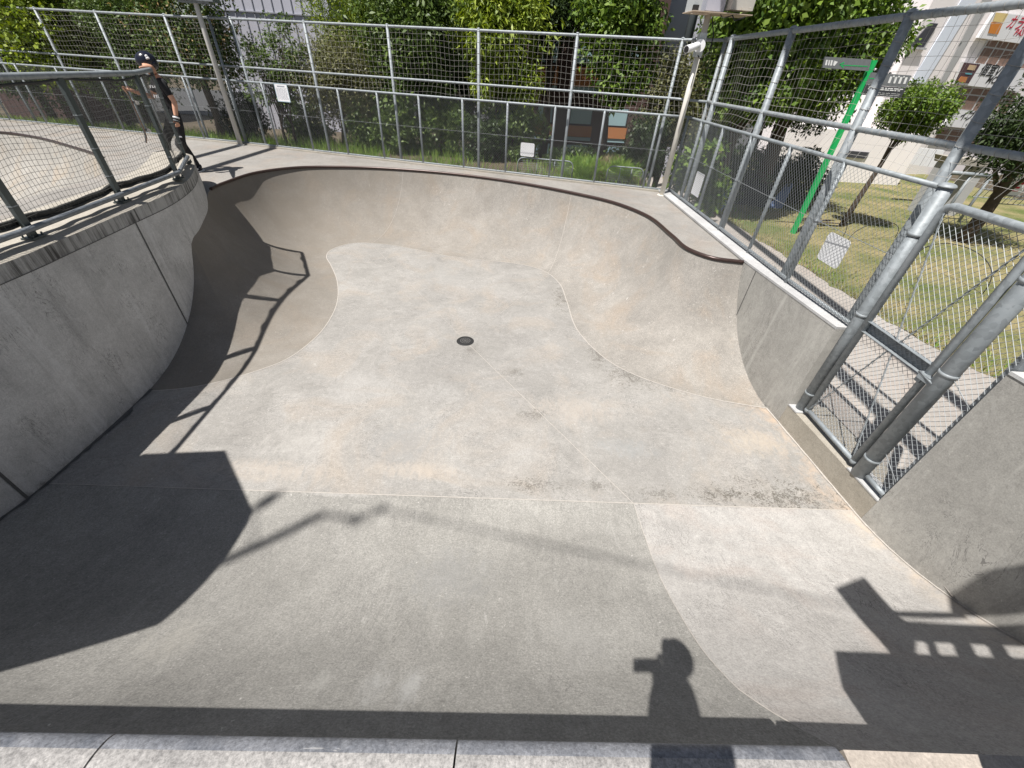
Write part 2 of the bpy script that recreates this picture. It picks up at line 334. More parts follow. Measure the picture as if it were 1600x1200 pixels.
for px, py, r, st, sc, c_ in ((590, 1065, .10, .4, 1.6, (.46, .455, .44)), (640, 1075, .09, .45, 1.8, (.46, .455, .44)), (505, 1065, .08, .35, 1.5, (.42, .41, .38)), (270, 1000, .22, .4, 1.0, (.38, .36, .32)), (520, 770, .5, .5, .12, (.44, .42, .40)), (900, 1000, .3, .35, 1.0, (.36, .35, .33)), (700, 900, .5, .4, .8, (.23, .23, .225))):
    q_ = None; d_ = ray(px, py); t_ = .6
    while t_ < 9:
        p = Vector((0, 0, H)) + d_ * t_; dd_ = min(max(yfloor(p.x) - p.y, 0), YL + .2)
        if p.z < nearz(min(dd_, RN * .98)): break
        t_ += .004
    PALEN.append((p.x, p.y, r, st, sc, c_))
M['floor'] = concrete('bowl_floor_concrete', (.405, .39, .365), (.465, .448, .424), .85, 1.3, spots, warm=(.47, .415, .355), scr=.35, scrdir=(1, 1.6, 1), warmline=(1, .11, 3.45, .45, (.50, .37, .26)), speck=.5, wear=(.5, .9, 1), wdark=.45, pale=PALE)
M['far'] = concrete('bowl_transition_concrete', (.375, .352, .32), (.445, .42, .385), .85, 1.1, warm=(.42, .35, .28), scr=.6, scrdir=(1.2, 1.2, .35), speck=.7, wear=(1.4, 1.4, .3), brown=(-.18, .0, (.18, .158, .13)))
M['near'] = concrete('worn_transition_concrete', (.385, .375, .348), (.45, .438, .41), .85, 1.2, scr=.22, scrdir=(1.0, .3, .3), speck=.8, wear=(1.5, .35, .35), pale=PALEN, wdark=1.9)
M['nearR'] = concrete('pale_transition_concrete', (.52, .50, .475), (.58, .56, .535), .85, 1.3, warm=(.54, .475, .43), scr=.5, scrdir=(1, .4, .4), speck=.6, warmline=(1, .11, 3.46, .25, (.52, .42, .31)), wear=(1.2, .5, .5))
M['joint'] = plain('joint_line', (.40, .37, .335), .9, 0, .3, 30)
M['joint_dark'] = plain('dark_joint', (.10, .098, .095), .9, 0, .3, 30)
b = MB()
rows = []
for v in VS: rows.append([(Fp.x + (Cp.x - Fp.x) * v, Fp.y + (Cp.y - Fp.y) * v, prof(v)) for Fp, Cp in SP])
b.grid(rows, 1)
# flat floor: strips from the near line to the transition foot
nrow = [[], []]
fl = [Fp for Fp, Cp in SP]
K = len(fl)
for i, p in enumerate(fl):
    x = lerp(-5.2, 3.75, i / (K - 1)); nrow[0].append((x, yfloor(x), D)); nrow[1].append((p.x, p.y, D))
cp_ = []
cdt_pts = [Vector((x, y)) for x, y, _ in [nrow[0][0], nrow[0][-1]]] + [Vector((p.x, p.y)) for p in reversed(fl)]
res = delaunay_2d_cdt(cdt_pts, [], [list(range(len(cdt_pts)))], 1, 1e-5)
bb = len(b.v); b.v += [(p.x, p.y, D) for p in res[0]]
for f_ in res[2]: b.f.append(tuple(bb + i for i in f_)); b.m.append(0); b.sm.append(False)
# near transition (translated arc), paler tone at the right of the curved joint
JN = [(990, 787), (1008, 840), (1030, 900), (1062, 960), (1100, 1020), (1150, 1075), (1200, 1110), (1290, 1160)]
def nearhit(px, py):
    d = ray(px, py); lo = .5
    t = .6
    while t < 9:
        p = Vector((0, 0, H)) + d * t; dd = min(max(yfloor(p.x) - p.y, 0), YL + .2)
        if p.z < nearz(min(dd, RN * .98)): return p, dd
        t += .004
JL = [(nearhit(*q)) for q in JN]
JL = [(p.x, dd) for p, dd in JL]; JL[0] = (JL[0][0], 0.0)
def jx(d):
    if d <= JL[0][1]: return JL[0][0]
    for (x0, d0), (x1, d1) in zip(JL[:-1], JL[1:]):
        if d <= d1: return x0 + (x1 - x0) * (d - d0) / max(1e-6, d1 - d0)
    (x0, d0), (x1, d1) = JL[-2:]; return x1 + (x1 - x0) / max(1e-6, d1 - d0) * (d - d1)
ds = [YL * k / 30 for k in range(31)]
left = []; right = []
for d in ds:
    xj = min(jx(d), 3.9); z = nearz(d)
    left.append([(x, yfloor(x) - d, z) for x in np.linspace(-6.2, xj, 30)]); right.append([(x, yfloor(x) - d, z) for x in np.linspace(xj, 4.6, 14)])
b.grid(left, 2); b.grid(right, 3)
# expansion joints as narrow cast strips following the surface
def strip(pts, w_, m, lift=.002):
    for a, c in zip(pts[:-1], pts[1:]):
        a = Vector(a); c = Vector(c); t = (c - a).normalized(); n = Vector((0, 0, 1)); u = t.cross(n)
        u = (u.normalized() if u.length > 1e-4 else Vector((1, 0, 0))) * w_ / 2; l = Vector((0, 0, lift))
        b.face([a - u + l, a + u + l, c + u + l, c - u + l], m)
for idx in (13, 15):
    pass
for (Fq, Cq) in ((PAIRS[13]), (PAIRS[15])):
    i = min(range(len(SP)), key=lambda k: (SP[k][0] - Vector(Fq)).length + (SP[k][1] - Vector(Cq)).length)
    Fp, Cp = SP[i]; nrm = Vector((-(Cp - Fp).y, (Cp - Fp).x, 0)).normalized() * .003
    pts = [Vector((lerp(Fp.x, Cp.x, v), lerp(Fp.y, Cp.y, v), prof(v) + .004)) for v in VS]
    for a, c in zip(pts[:-1], pts[1:]): b.face([a - nrm, a + nrm, c + nrm, c - nrm], 5 if idx == 13 else 4)
foot = [(Fp.x, Fp.y, D) for Fp, Cp in SP]
strip(foot, .013, 4, .0035)
strip([(x, yfloor(x), D) for x in np.linspace(-4.5, 3.6, 20)], .008, 4, .003)
strip([(jx(d), yfloor(jx(d)) - d, nearz(d)) for d in ds[:28]], .0055, 4, .006)
DR = at(727, 533, D)
for q, w_ in (((990, 787), .006), ((860, 428), .004), ((580, 381), .003)):
    p = at(*q, D); v = (p - DR).normalized(); strip([DR + v * .14, p], w_, 4, .0025)
# dirt-filled gap at the foot of the left wall, pale run-off line at the foot of the right wall
rr = random.Random(12); yy = 3.36; prev = None
def floorz(x, y): return D if y >= yfloor(x) else nearz(yfloor(x) - y)
while yy > .9:
    w1 = .018 + .022 * rr.random(); x0 = -4.075 + (0.045 if yy < 3.0 else .0) - (.0 if yy < 3.0 else .03 * (yy - 3.0)); c_ = ((x0, yy, floorz(x0, yy) + .007), (x0 + .03 + w1, yy, floorz(x0 + .05, yy) + .007))
    if prev: b.face([prev[0], prev[1], c_[1], c_[0]], 5)
    prev = c_; yy -= .06
prev = None; yy = 3.72
while yy > .75:
    x0 = 2.9 + (5.2 - yy) * .11; w1 = .006 + .010 * rr.random(); c_ = ((x0 - .008 - w1, yy, floorz(x0, yy) + .006), (x0 + .02, yy, floorz(x0, yy) + .006))
    if prev: b.face([prev[0], prev[1], c_[1], c_[0]], 4)
    prev = c_; yy -= .06
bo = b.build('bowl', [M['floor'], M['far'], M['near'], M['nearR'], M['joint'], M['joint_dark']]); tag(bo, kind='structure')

# ---------------------------------------------------------------- second bowl beyond the parapet
C2 = [(-7.2, 5.0), (-7.25, 5.9), (-7.3, 6.8), (-7.6, 7.8), (-8.5, 8.85), (-10.3, 9.93), (-11.6, 10.57), (-12.9, 10.87), (-15, 10.7), (-16.8, 9), (-17.2, 6), (-16, 3), (-13.5, 1.5), (-10.5, 1.2), (-8.4, 2.0), (-7.4, 3.5)]
def closed_spline(P, n):
    out = []; K = len(P)
    for i in range(K):
        p0, p1, p2, p3 = [Vector(P[(i + k) % K]) for k in (-1, 0, 1, 2)]
        for k in range(n):
            t = k / n; out.append(.5 * ((2 * p1) + (p2 - p0) * t + (2 * p0 - 5 * p1 + 4 * p2 - p3) * t * t + (3 * p1 - p0 - 3 * p2 + p3) * t**3))
    return out
c2 = closed_spline(C2, 6); cen = Vector((-12, 6.2))
b = MB(); rows = []
for v in VS:
    r = []
    for p in c2 + [c2[0]]:
        d = (cen - p).normalized(); q = p + d * 1.9 * (1 - v); r.append((q.x, q.y, prof(v) if v < 1 else 0))
    rows.append(r)
b.grid(rows, 0); b.face([Vector(p) for p in rows[0][:-1]], 0)
M['bowl2'] = concrete('bleached_concrete', (.40, .38, .345), (.46, .44, .405), .85, 1.5, warm=(.44, .36, .27), scr=.3, wear=(1, 1, .3))
tag(b.build('bowl', [M['bowl2']]), kind='structure')
# ---------------------------------------------------------------- deck
yl = lambda x: 11.32 - (x + 7.0) * .2385 if x > -7.0 else 11.32 - (x + 7.0) * .17      # back fence line
XF = lambda y: 2.94 + (8.23 - y) * .0435 if y > 4.5 else 3.102 + (4.5 - y) * .10       # right fence line
XW = lambda y: 2.9 + (5.2 - y) * .11 if y < 5.2 else 2.9 - (y - 5.2) * .047             # inner face of right wall
cpl = [Cp for Fp, Cp in SP]
outer = [(-5.7, 5.0), (-5.7, -4), (-24, -4), (-24, 14.2), (-7, 11.32), (2.99, yl(2.99)), (3.12, 5.17)]
pts = [Vector(p) for p in outer]; hole = [p for p in cpl if not (p.x > 3.12)]
poly = pts[1:-1] + [Vector((XF(5.17), 5.17))] + list(reversed(hole))
allp = poly + c2
edges = [(i, (i + 1) % len(poly)) for i in range(len(poly))] + [(len(poly) + i, len(poly) + (i + 1) % len(c2)) for i in range(len(c2))]
res = delaunay_2d_cdt(allp, edges, [], 0, 1e-5)
def inside(p, P):
    c = False; n = len(P); j = n - 1
    for i in range(n):
        if (P[i].y > p.y) != (P[j].y > p.y) and p.x < (P[j].x - P[i].x) * (p.y - P[i].y) / (P[j].y - P[i].y) + P[i].x: c = not c
        j = i
    return c
b = MB(); b.v = [(p.x, p.y, 0.0) for p in res[0]]
for f_ in res[2]:
    ce = sum((res[0][i] for i in f_), Vector((0, 0))) / len(f_)
    if inside(ce, poly) and not inside(ce, c2): b.f.append(tuple(f_)); b.m.append(0); b.sm.append(False)
M['deck'] = concrete('deck_concrete', (.37, .35, .325), (.425, .405, .378), .85, .9, warm=(.39, .325, .27), scr=.25, speck=.5, wear=(.7, .7, 1))
tag(b.build('deck', [M['deck']]), kind='structure')
# steel coping pipe round the lip
b = MB(); lip = [(p.x, p.y, .012) for p in cpl if p.x < 2.93 and p.y > 5.12]
k0 = next(i for i, p in enumerate(lip) if p[1] > 7.0); lip = lip[k0:]
b.tube(lip, .024, 10, 0)
tag(b.build('coping_pipe', [M['coping']]), 'dark rust brown steel pipe coping along the far curved lip of the skate bowl', 'coping')
b = MB(); rp = [(p.x, p.y, .006) for p in c2[24:52]]; b.tube(rp, .028, 8)
tag(b.build('coping_pipe', [M['coping']]), 'brown steel coping on the second bowl seen through the black net', 'coping')
# drain
dr = thing('floor_drain', 'round black cast iron drain set in the middle of the bowl floor', 'drain', (DR.x, DR.y, D))
def ring(bm, r0, r1, z, m=0, n=28):
    for k in range(n):
        a, c = 2 * math.pi * k / n, 2 * math.pi * (k + 1) / n
        bm.face([(DR.x + r0 * math.cos(a), DR.y + r0 * math.sin(a), D + z), (DR.x + r1 * math.cos(a), DR.y + r1 * math.sin(a), D + z), (DR.x + r1 * math.cos(c), DR.y + r1 * math.sin(c), D + z), (DR.x + r0 * math.cos(c), DR.y + r0 * math.sin(c), D + z)], m)
b = MB(); ring(b, .085, .115, .008); ring(b, .0, .085, .005, 1)
for k in range(28):
    a, c = 2 * math.pi * k / 28, 2 * math.pi * (k + 1) / 28
    b.face([(DR.x + .115 * math.cos(a), DR.y + .115 * math.sin(a), D + .008), (DR.x + .122 * math.cos(a), DR.y + .122 * math.sin(a), D + .001), (DR.x + .122 * math.cos(c), DR.y + .122 * math.sin(c), D + .001), (DR.x + .115 * math.cos(c), DR.y + .115 * math.sin(c), D + .008)])
b.build('drain_frame', [M['iron'], M['rubber']], dr)
b = MB(); ring(b, .062, .073, .010); ring(b, .035, .045, .010); ring(b, 0, .012, .010, 0, 12)
for k in range(12):
    a = 2 * math.pi * k / 12; b.bar((DR.x + .01 * math.cos(a), DR.y + .01 * math.sin(a), D + .0085), (DR.x + .072 * math.cos(a), DR.y + .072 * math.sin(a), D + .0085), .005, .004)
b.build('grate', [plain('worn_iron', (.16, .155, .15), .5, .5)], dr)

# ================================================================== walls
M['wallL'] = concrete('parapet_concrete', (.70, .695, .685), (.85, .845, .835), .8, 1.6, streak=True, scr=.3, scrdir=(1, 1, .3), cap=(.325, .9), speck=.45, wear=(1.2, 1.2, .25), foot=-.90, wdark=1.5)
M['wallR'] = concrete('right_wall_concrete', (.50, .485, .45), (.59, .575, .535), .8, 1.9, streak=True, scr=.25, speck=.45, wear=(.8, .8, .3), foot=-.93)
M['top'] = concrete('wall_top_concrete', (.52, .48, .41), (.58, .54, .47), .85, 2, scr=.2)
W = [(-4.0, -3), (-4.0, 1.0), (-4.0, 2.2), (-4.03, 3.02), (-4.08, 3.48), (-4.18, 4.32), (-4.28, 5.04), (-4.52, 5.78), (-4.89, 6.46), (-5.27, 7.01), (-5.52, 7.33), (-5.75, 7.45), (-5.98, 7.36)]
Wb = [(-6.0, 7.15), (-5.72, 6.7), (-5.4, 6.1), (-5.15, 5.5), (-5.0, 4.8), (-4.85, 3.6), (-4.75, 2), (-4.7, -3)]
Ws = []
for i in range(len(W) - 1):
    p0, p1, p2, p3 = [Vector(W[min(max(i + k, 0), len(W) - 1)]) for k in (-1, 0, 1, 2)]
    for k in range(6):
        t = k / 6; Ws.append(.5 * ((2 * p1) + (p2 - p0) * t + (2 * p0 - 5 * p1 + 4 * p2 - p3) * t * t + (3 * p1 - p0 - 3 * p2 + p3) * t**3))
Ws.append(Vector(W[-1]))
cw = thing('concrete_wall', 'curved grey concrete parapet wall on the left with dark streaks below its top', 'wall', (-4.0, 2, D))
b = MB(); poly = [tuple(p) for p in Ws] + Wb
zz = [-1.5, -.9, -.3, .1, .33, .45]
# smooth inner face
b.grid([[(p.x, p.y, z) for p in reversed(Ws)] for z in zz], 0, True)
b.grid([[(p[0], p[1], z) for p in reversed([tuple(Ws[-1])] + Wb)] for z in (-1.5, .49)], 0, False)
def wn_(i): d = (Ws[min(i + 1, len(Ws) - 1)] - Ws[max(i - 1, 0)]).normalized(); return Vector((-d.y, d.x))
def coff(i): return .095 * min(1, (len(Ws) - 1 - i) / 6)
r1 = [Vector((Ws[i].x + wn_(i).x * coff(i), Ws[i].y + wn_(i).y * coff(i))) for i in range(len(Ws))]
b.grid([[(p.x, p.y, .45) for p in Ws], [(r1[i].x, r1[i].y, .45 + .04 * coff(i) / .095) for i in range(len(Ws))]], 1, False)
ia = r1[:-3] + [Vector(p) for p in Wb]; res = delaunay_2d_cdt(ia, [], [list(range(len(ia)))], 1, 1e-5); bb = len(b.v); b.v += [(p.x, p.y, .49) for p in res[0]]
for f_ in res[2]: b.f.append(tuple(bb + i for i in f_)); b.m.append(1); b.sm.append(False)
# joint groove down the wall, cap line
p = None
def wpt(y):
    for a, c in zip(Ws[:-1], Ws[1:]):
        if a.y <= y <= c.y: t = (y - a.y) / (c.y - a.y + 1e-9); q = a.lerp(c, t); d = (c - a).normalized(); return q, d
for y in (4.34, 1.9):
    q, d = wpt(y); nn = Vector((d.y, -d.x)) * .003; dd = d * .011
    b.face([(*(q - dd + nn), -1.3), (*(q + dd + nn), -1.3), (*(q + dd + nn), .43), (*(q - dd + nn), .43)], 2)
ln = []
for a, c in zip(Ws[:-1], Ws[1:]):
    d = (c - a).normalized(); nn = Vector((d.y, -d.x)) * .0025
    b.face([(*(a + nn), .322), (*(c + nn), .322), (*(c + nn), .329), (*(a + nn), .329)], 2)
    # dirt-filled gap along the foot
b.build('wall', [M['wallL'], M['top'], M['joint_dark']], cw)
# right wall, far part
fw_ = thing('concrete_wall', 'low smooth concrete wall under the right hand chain link fence, far side of the gate', 'wall', (3.05, 4.2, D))
ys = list(np.linspace(9.0, 3.50, 14))
inn = [(XW(y), y) for y in ys]; out = [(XF(y) + .16, y) for y in ys]
b = MB(); b.prism(inn + out[::-1], -1.5, .02)
b.build('wall', [M['wallR']], fw_)
b = MB(); q = [(XF(y) + .08, y) for y in ys]; b.prism([(x - .004, y) for x, y in inn] + q[::-1], .021, .045)
b.build('kerb', [M['kerb_paint']], fw_)
b = MB(); y = 4.9; x = XW(y) - .0025; b.face([(x - .0, y + .008, -.9), (x, y - .008, -.9), (x - 0.0009, y - .008, .015), (x, y + .008, .015)]); b.build('joint', [M['joint_dark']], fw_)
# near right wall
nw_ = thing('concrete_wall', 'tall concrete wall at the right edge, nearer than the gate, with pale run marks', 'wall', (3.3, 1, D))
b = MB(); ys = list(np.linspace(2.23, -4, 10)); b.prism([(XW(y), y) for y in ys] + [(XW(y) + .3, y) for y in ys[::-1]], -1.5, .44)
b.build('wall', [M['wallR']], nw_)
b = MB(); ys = list(np.linspace(2.225, -4, 10)); b.prism([(XW(y) - .006, y) for y in ys] + [(XW(y) + .2, y) for y in ys[::-1]], .441, .465)
b.build('cap', [M['kerb_paint']], nw_)
# threshold between them
th = thing('gate_threshold', 'low concrete kerb with two white pads under the chain link gate', 'kerb', (3.2, 2.85, D))
b = MB(); ys = list(np.linspace(3.498, 2.232, 6)); b.prism([(XW(y) + .001, y) for y in ys] + [(XW(y) + .42, y) for y in ys[::-1]], -1.5, -.95)
M['thr'] = concrete('threshold_concrete', (.47, .43, .36), (.54, .50, .43), .85, 2, scr=.2)
b.build('kerb', [M['thr']], th)
for y0, y1 in ((3.496, 3.36), (2.60, 2.234)):
    b = MB(); b.prism([(XW(y0) - .003, y0), (XW(y1) - .003, y1), (XW(y1) + .19, y1), (XW(y0) + .19, y0)], -.949, -.935); b.build('pad', [M['kerb_paint']], th)

# ================================================================== near ledge
led = thing('concrete_ledge', 'concrete ledge with worn blue grey bullnose coping at the bottom edge of the view', 'ledge', (0, 0, .3))
M['ledge'] = concrete('ledge_concrete', (.40, .39, .385), (.49, .475, .465), .8, 4, scr=.4, speck=1.0)
M['nose'] = concrete('worn_nose_concrete', (.085, .10, .135), (.20, .22, .27), .45, 9, scr=.7, scrdir=(.5, 2, 2), speck=1.0)
M['nose2'] = concrete('half_worn_nose_concrete', (.20, .215, .25), (.36, .37, .40), .6, 9, scr=.5, scrdir=(.5, 2, 2), speck=1.0)
M['side'] = concrete('side_block_concrete', (.52, .46, .40), (.62, .55, .48), .8, 4, scr=.2)
ye = lambda x: .262 + .035 * x
b = MB(); xs = np.linspace(-4.2, 3.8, 9)
b.prism([(x, ye(x) - .26) for x in xs] + [(3.8, -4), (-4.2, -4)], -.4, .298)
b.build('slab', [M['ledge']], led)
b = MB(); b.prism([(x, ye(x) - .012) for x in np.linspace(-4.2, 4.4, 9)] + [(4.4, ye(4.4) - .25), (-4.2, ye(-4.2) - .25)], -.6, .16); b.build('face', [M['near']], led)
xb = [-4.1, -3.1, -2.09, -1.09, -.095, 1.055]
for i in range(len(xb) - 1):
    x0, x1 = xb[i] + .003, xb[i + 1] - .003; b = MB(); rows = []
    prf = [(-.262, .166), (-.06, .166)] + [(-.065 + .09 * math.sin(a), .255 - .05 * math.cos(a) * 1.0) for a in np.linspace(0, math.pi, 17)] + [(-.09, .306), (-.262, .306)]
    xsn = list(np.linspace(x0, x1, 9))
    for x in xsn: rows.append([(x, ye(x) + y, z) for y, z in prf])
    b.grid(rows, 0, True, lambda i_, j_: 1 if 1 <= j_ <= 9 else 2 if 10 <= j_ <= 14 else 0)
    for x in (x0, x1):
        f = [(x, ye(x) + y, z) for y, z in prf]; b.face(f if x == x1 else f[::-1], 0)
    b.build('coping_block', [M['ledge'], M['nose'], M['nose2']], led)
b = MB(); b.prism([(1.075, ye(1.075) + .014), (1.64, ye(1.64) + .006), (1.64, ye(1.64) - .26), (1.075, ye(1.075) - .26)], .161, .272); b.build('side_block', [M['side']], led)
# ================================================================== fences
RNG = random.Random(7)
def chain(b, A, B, z0, z1, pitch=.056, r=.0016, m=0, seg=3, off=(0, 0)):
    """diamond wire mesh on one straight panel from A to B (xy), heights z0..z1"""
    A = Vector((A[0] + off[0], A[1] + off[1])); B = Vector((B[0] + off[0], B[1] + off[1])); L = (B - A).length; d = (B - A) / L; nrm = Vector((-d.y, d.x)); h = z1 - z0
    ph = RNG.random() * pitch
    for sgn, o in ((1, .0012), (-1, -.0012)):
        k = -h if sgn > 0 else 0.0
        k += ph
        end = L if sgn > 0 else L + h
        while k < end:
            # line: u = k + w (sgn>0) or u = k - w, w in 0..h
            if sgn > 0: w0 = max(0, -k); w1 = min(h, L - k); u0, u1 = k + w0, k + w1
            else: w0 = max(0, k - L); w1 = min(h, k); u0, u1 = k - w0, k - w1
            if w1 - w0 > .01:
                p = A + d * u0 + nrm * o; q = A + d * u1 + nrm * o
                b.tube([(p.x, p.y, z0 + w0), (q.x, q.y, z0 + w1)], r, seg, m, False, False)
            k += pitch * 1.0
def netgrid(b, P, z0, z1, cell, r, m=0, wav=.01, bulge=None):
    """square rope net hung on a polyline P (xy), slightly slack"""
    L = plen(P); n = int(L[-1] / cell); hz = int(round((z1 - z0) / cell)); seed = RNG.random() * 50
    def pt(s, z):
        p = pat(P, L, s); q = pat(P, L, min(L[-1], s + .02)); o = pat(P, L, max(0, s - .02)); d = (q - o); d = d / max(1e-6, d.length)
        t = (z - z0) / (z1 - z0); e = math.sin(math.pi * t)
        dn = wav * (math.sin(s * 5.1 + seed) + .6 * math.sin(s * 11.7 + z * 7 + seed)) * (.25 + e)
        dz = wav * 1.1 * (math.sin(s * 7.3 + seed * 2 + z * 3) + .7 * math.sin(s * 3.1 + seed)) * e
        ds = wav * .7 * math.sin(z * 9 + s * 2 + seed) * e
        return (p.x - d.y * dn + d.x * ds, p.y + d.x * dn + d.y * ds, z + dz)
    for i in range(n + 1):
        s = i * L[-1] / n; b.tube([pt(s, lerp(z0, z1, k / 8)) for k in range(9)], r, 3, m, False, False)
    for j in range(hz + 1):
        z = lerp(z0, z1, j / hz); k = max(2, int(L[-1] / max(cell * 2.2, .1))); b.tube([pt(L[-1] * i / k, z) for i in range(k + 1)], r, 3, m, False, False)
def P3(x, y, z): return (x, y, z)
def clampring(b, x, y, z, r, m=0):
    b.tube([(x, y, z - .012), (x, y, z + .012)], r * 1.22, 8, m)
    b.box((x + r * 1.3, y - r * 1.0, z), (.03, .012, .014), .4, m)

def low_fence(name, label, xs_posts, line, ztop=1.29, zbot=.05, zb=0.0, group=None, pr=.0225, loc=None, mesh_r=.0012, wm='wire'):
    root = thing(name, label, 'fence', loc or (*line[0], zb))
    for x, y in xs_posts:
        b = MB(); b.tube([(x, y, zb - .05), (x, y, ztop)], pr, 10); clampring(b, x, y, (ztop + zb) / 2 + .08, pr); b.build('post', [M['zinc']], root)
    b = MB(); b.tube([(x, y, ztop) for x, y in line], .021, 10); b.build('top_rail', [M['zinc']], root)
    b = MB(); b.tube([(x, y, zbot) for x, y in line], .019, 8); b.build('bottom_rail', [M['zinc']], root)
    b = MB()
    for a, c in zip(line[:-1], line[1:]):
        d = (Vector(c) - Vector(a)).normalized(); chain(b, a, c, zbot + .02, ztop - .02, .05, mesh_r, 0, 3, (-d.y * .03 * SIDE, d.x * .03 * SIDE))
    # horizontal tension wire
    zc = (ztop + zb) / 2 + .08
    b.tube([(x, y, zc) for x, y in line], .003, 4, 0, False)
    b.build('wire_mesh', [M[wm]], root)
    return root
SIDE = 1
bp = [(2.98, yl(2.98))] + [(x, yl(x)) for x in (2.42, 1.44, .506, -.44, -1.38, -2.33, -3.27, -4.19, -5.11, -6.08, -7.0)]
low_fence('chain_link_fence', 'low galvanised chain link fence along the back of the deck, right of the lamp post', bp[1:], bp)
SIDE = 1
lp = [(x, yl(x)) for x in (-7.0, -8.15, -9.3, -10.5, -11.7, -12.9, -14.1, -15.3, -16.5, -18, -19.5)]
low_fence('chain_link_fence', 'low chain link fence behind the second bowl, left of the lamp post', lp[1:], lp)
SIDE = -1
rp = [(XF(y), y) for y in (8.9, 8.228, 7.355, 6.438, 5.476, 4.524, 3.50)]
low_fence('chain_link_fence', 'low galvanised chain link fence on the right hand wall beside the path', rp[:-1], rp, 1.29, .085, .03, mesh_r=.0015, wm='wire_bright')
# kerb under the back fence
b = MB()
xs = [2.95, -1, -4, -7.0, -11, -15, -20]
b.prism([(x, yl(x) - .07) for x in xs] + [(x, yl(x) + .10) for x in xs[::-1]], -.3, .035)
tag(b.build('fence_kerb', [M['top']]), 'pale narrow concrete kerb under the back chain link fence', 'kerb')

def tall_net(name, label, posts, line, off, ztop=2.36, zmid=1.545, zlow=1.30, loc=None, pr=.029, cordm='cord', ends=True):
    root = thing(name, label, 'net fence', loc or (*posts[0], 0))
    for x, y in posts:
        b = MB(); b.tube([(x, y, -1.1), (x, y, ztop + .02)], pr, 10); b.ell((x, y, ztop + .02), (pr * 1.1, pr * 1.1, pr * .7), 0, 10, 4, None, 0, 1)
        # lashing of the net round the post
        for k in range(6): z = lerp(zmid, ztop, k / 5); b.tube([(x + pr * 1.05 * math.cos(a), y + pr * 1.05 * math.sin(a), z + .01 * math.sin(a)) for a in np.linspace(0, 6.0, 9)], .0022, 3, 1, False)
        b.build('post', [M['zinc'], M['cord']], root)
    for nm_, z, rr in (('top_rail', ztop, .023 if pr < .04 else .03), ('middle_rail', zmid, .021 if pr < .04 else .026)):
        b = MB(); b.tube([(x, y, z) for x, y in line], rr, 10)
        L = plen(line); s = .1
        while s < L[-1]:
            p = pat(line, L, s); q = pat(line, L, min(L[-1], s + .06)); d = (q - p).normalized(); n_ = Vector((-d.y, d.x))
            b.tube([(p.x + d.x * .03 * a / 6 + n_.x * rr * 1.08 * math.cos(a), p.y + d.y * .03 * a / 6 + n_.y * rr * 1.08 * math.cos(a), z + rr * 1.08 * math.sin(a)) for a in np.linspace(0, 6, 7)], .0028, 3, 1, False)
            s += .095
        b.build(nm_, [M['zinc'], M['cord']], root)
    b = MB(); netgrid(b, [(x, y) for x, y in line], zmid, ztop, .094, .0014, 0, .012)
    # lower skirt drawn in to the low fence
    L = plen(line); s = 0
    while s < L[-1]:
        p = pat(line, L, s); q = pat(line, L, min(L[-1], s + .03)); s += .094
        b.tube([(p.x, p.y, zmid), (p.x + off[0] + .05 * math.sin(s * 3), p.y + off[1], zlow)], .0014, 3, 0, False, False)
    for k in (1, 2):
        t = k / 2.6; b.tube([(pat(line, L, s_).x + off[0] * t, pat(line, L, s_).y + off[1] * t, lerp(zmid, zlow, t) + .012 * math.sin(s_ * 6)) for s_ in np.linspace(0, L[-1], int(L[-1] * 5))], .0014, 3, 0, False, False)
    b.build('net', [M[cordm]], root)
    return root
ny = lambda x: yl(x) + .13
nb = [(3.08, 8.62), (2.55, ny(2.55)), (.78, ny(.78)), (-1.05, ny(-1.05)), (-2.9, ny(-2.9)), (-4.74, ny(-4.74)), (-6.5, ny(-6.5)), (-7.05, 11.45)]
tall_net('net_fence', 'tall white cord net on galvanised posts behind the back fence, before the trees', [nb[0]] + nb[1:-1], nb, (0, -.12))
nl = [(-7.05, 11.45), (-8.2, yl(-8.2) + .2), (-10.0, yl(-10) + .2), (-11.65, yl(-11.65) + .2), (-13.5, yl(-13.5) + .2), (-16, yl(-16) + .2), (-19, yl(-19) + .2)]
tall_net('net_fence', 'tall cord net behind the second bowl at the far left', nl, nl, (0, -.15))
nr = [(3.08, 8.62), (XF(8.2) + .09, 8.2), (XF(6.55) + .09, 6.55), (XF(4.76) + .10, 4.76), (XF(3.66) + .12, 3.66), (XF(1.9) + .14, 1.9), (XF(.3) + .14, .3), (XF(-1.5) + .14, -1.5)]
tall_net('net_fence', 'tall cord net on thick grey posts above the right hand fence and gate', nr[1:], nr, (-.09, 0), pr=.043)
# ---------------------------------------------------------------- gate
XG = lambda y: 3.185 + (3.435 - y) * .061
gt = thing('fence_gate', 'galvanised chain link gate with a channel bar and crossed wire braces', 'gate', (XG(3.0), 3.0, -.97))
ZB, ZT = -.88, 1.20
ya, yb = 3.345, 2.635
for y, r, zt in ((3.435, .05, 1.30), (2.525, .06, 2.2)):
    b = MB(); x = XG(y); b.tube([(x, y, -.94), (x, y, zt)], r, 16); b.tube([(x, y, zt), (x, y, zt + .012)], r * 1.18, 16)
    b.ell((x, y, zt + .012), (r * 1.18, r * 1.18, .02), 0, 16, 4, None, 0, 1)
    for z in (-.72, .22, .95): b.tube([(x, y, z - .014), (x, y, z + .014)], r * 1.09, 16)
    b.build('gate_post', [M['zinc']], gt)
fr = MB()
e1 = (XG(ya), ya); e2 = (XG(yb), yb)
fr.tube([(*e1, ZB), (*e1, ZT - .06), (XG(ya - .02), ya - .02, ZT - .015), (XG(ya - .06), ya - .06, ZT), (XG(yb + .06), yb + .06, ZT), (XG(yb + .02), yb + .02, ZT - .015), (*e2, ZT - .06), (*e2, ZB)], .029, 12)
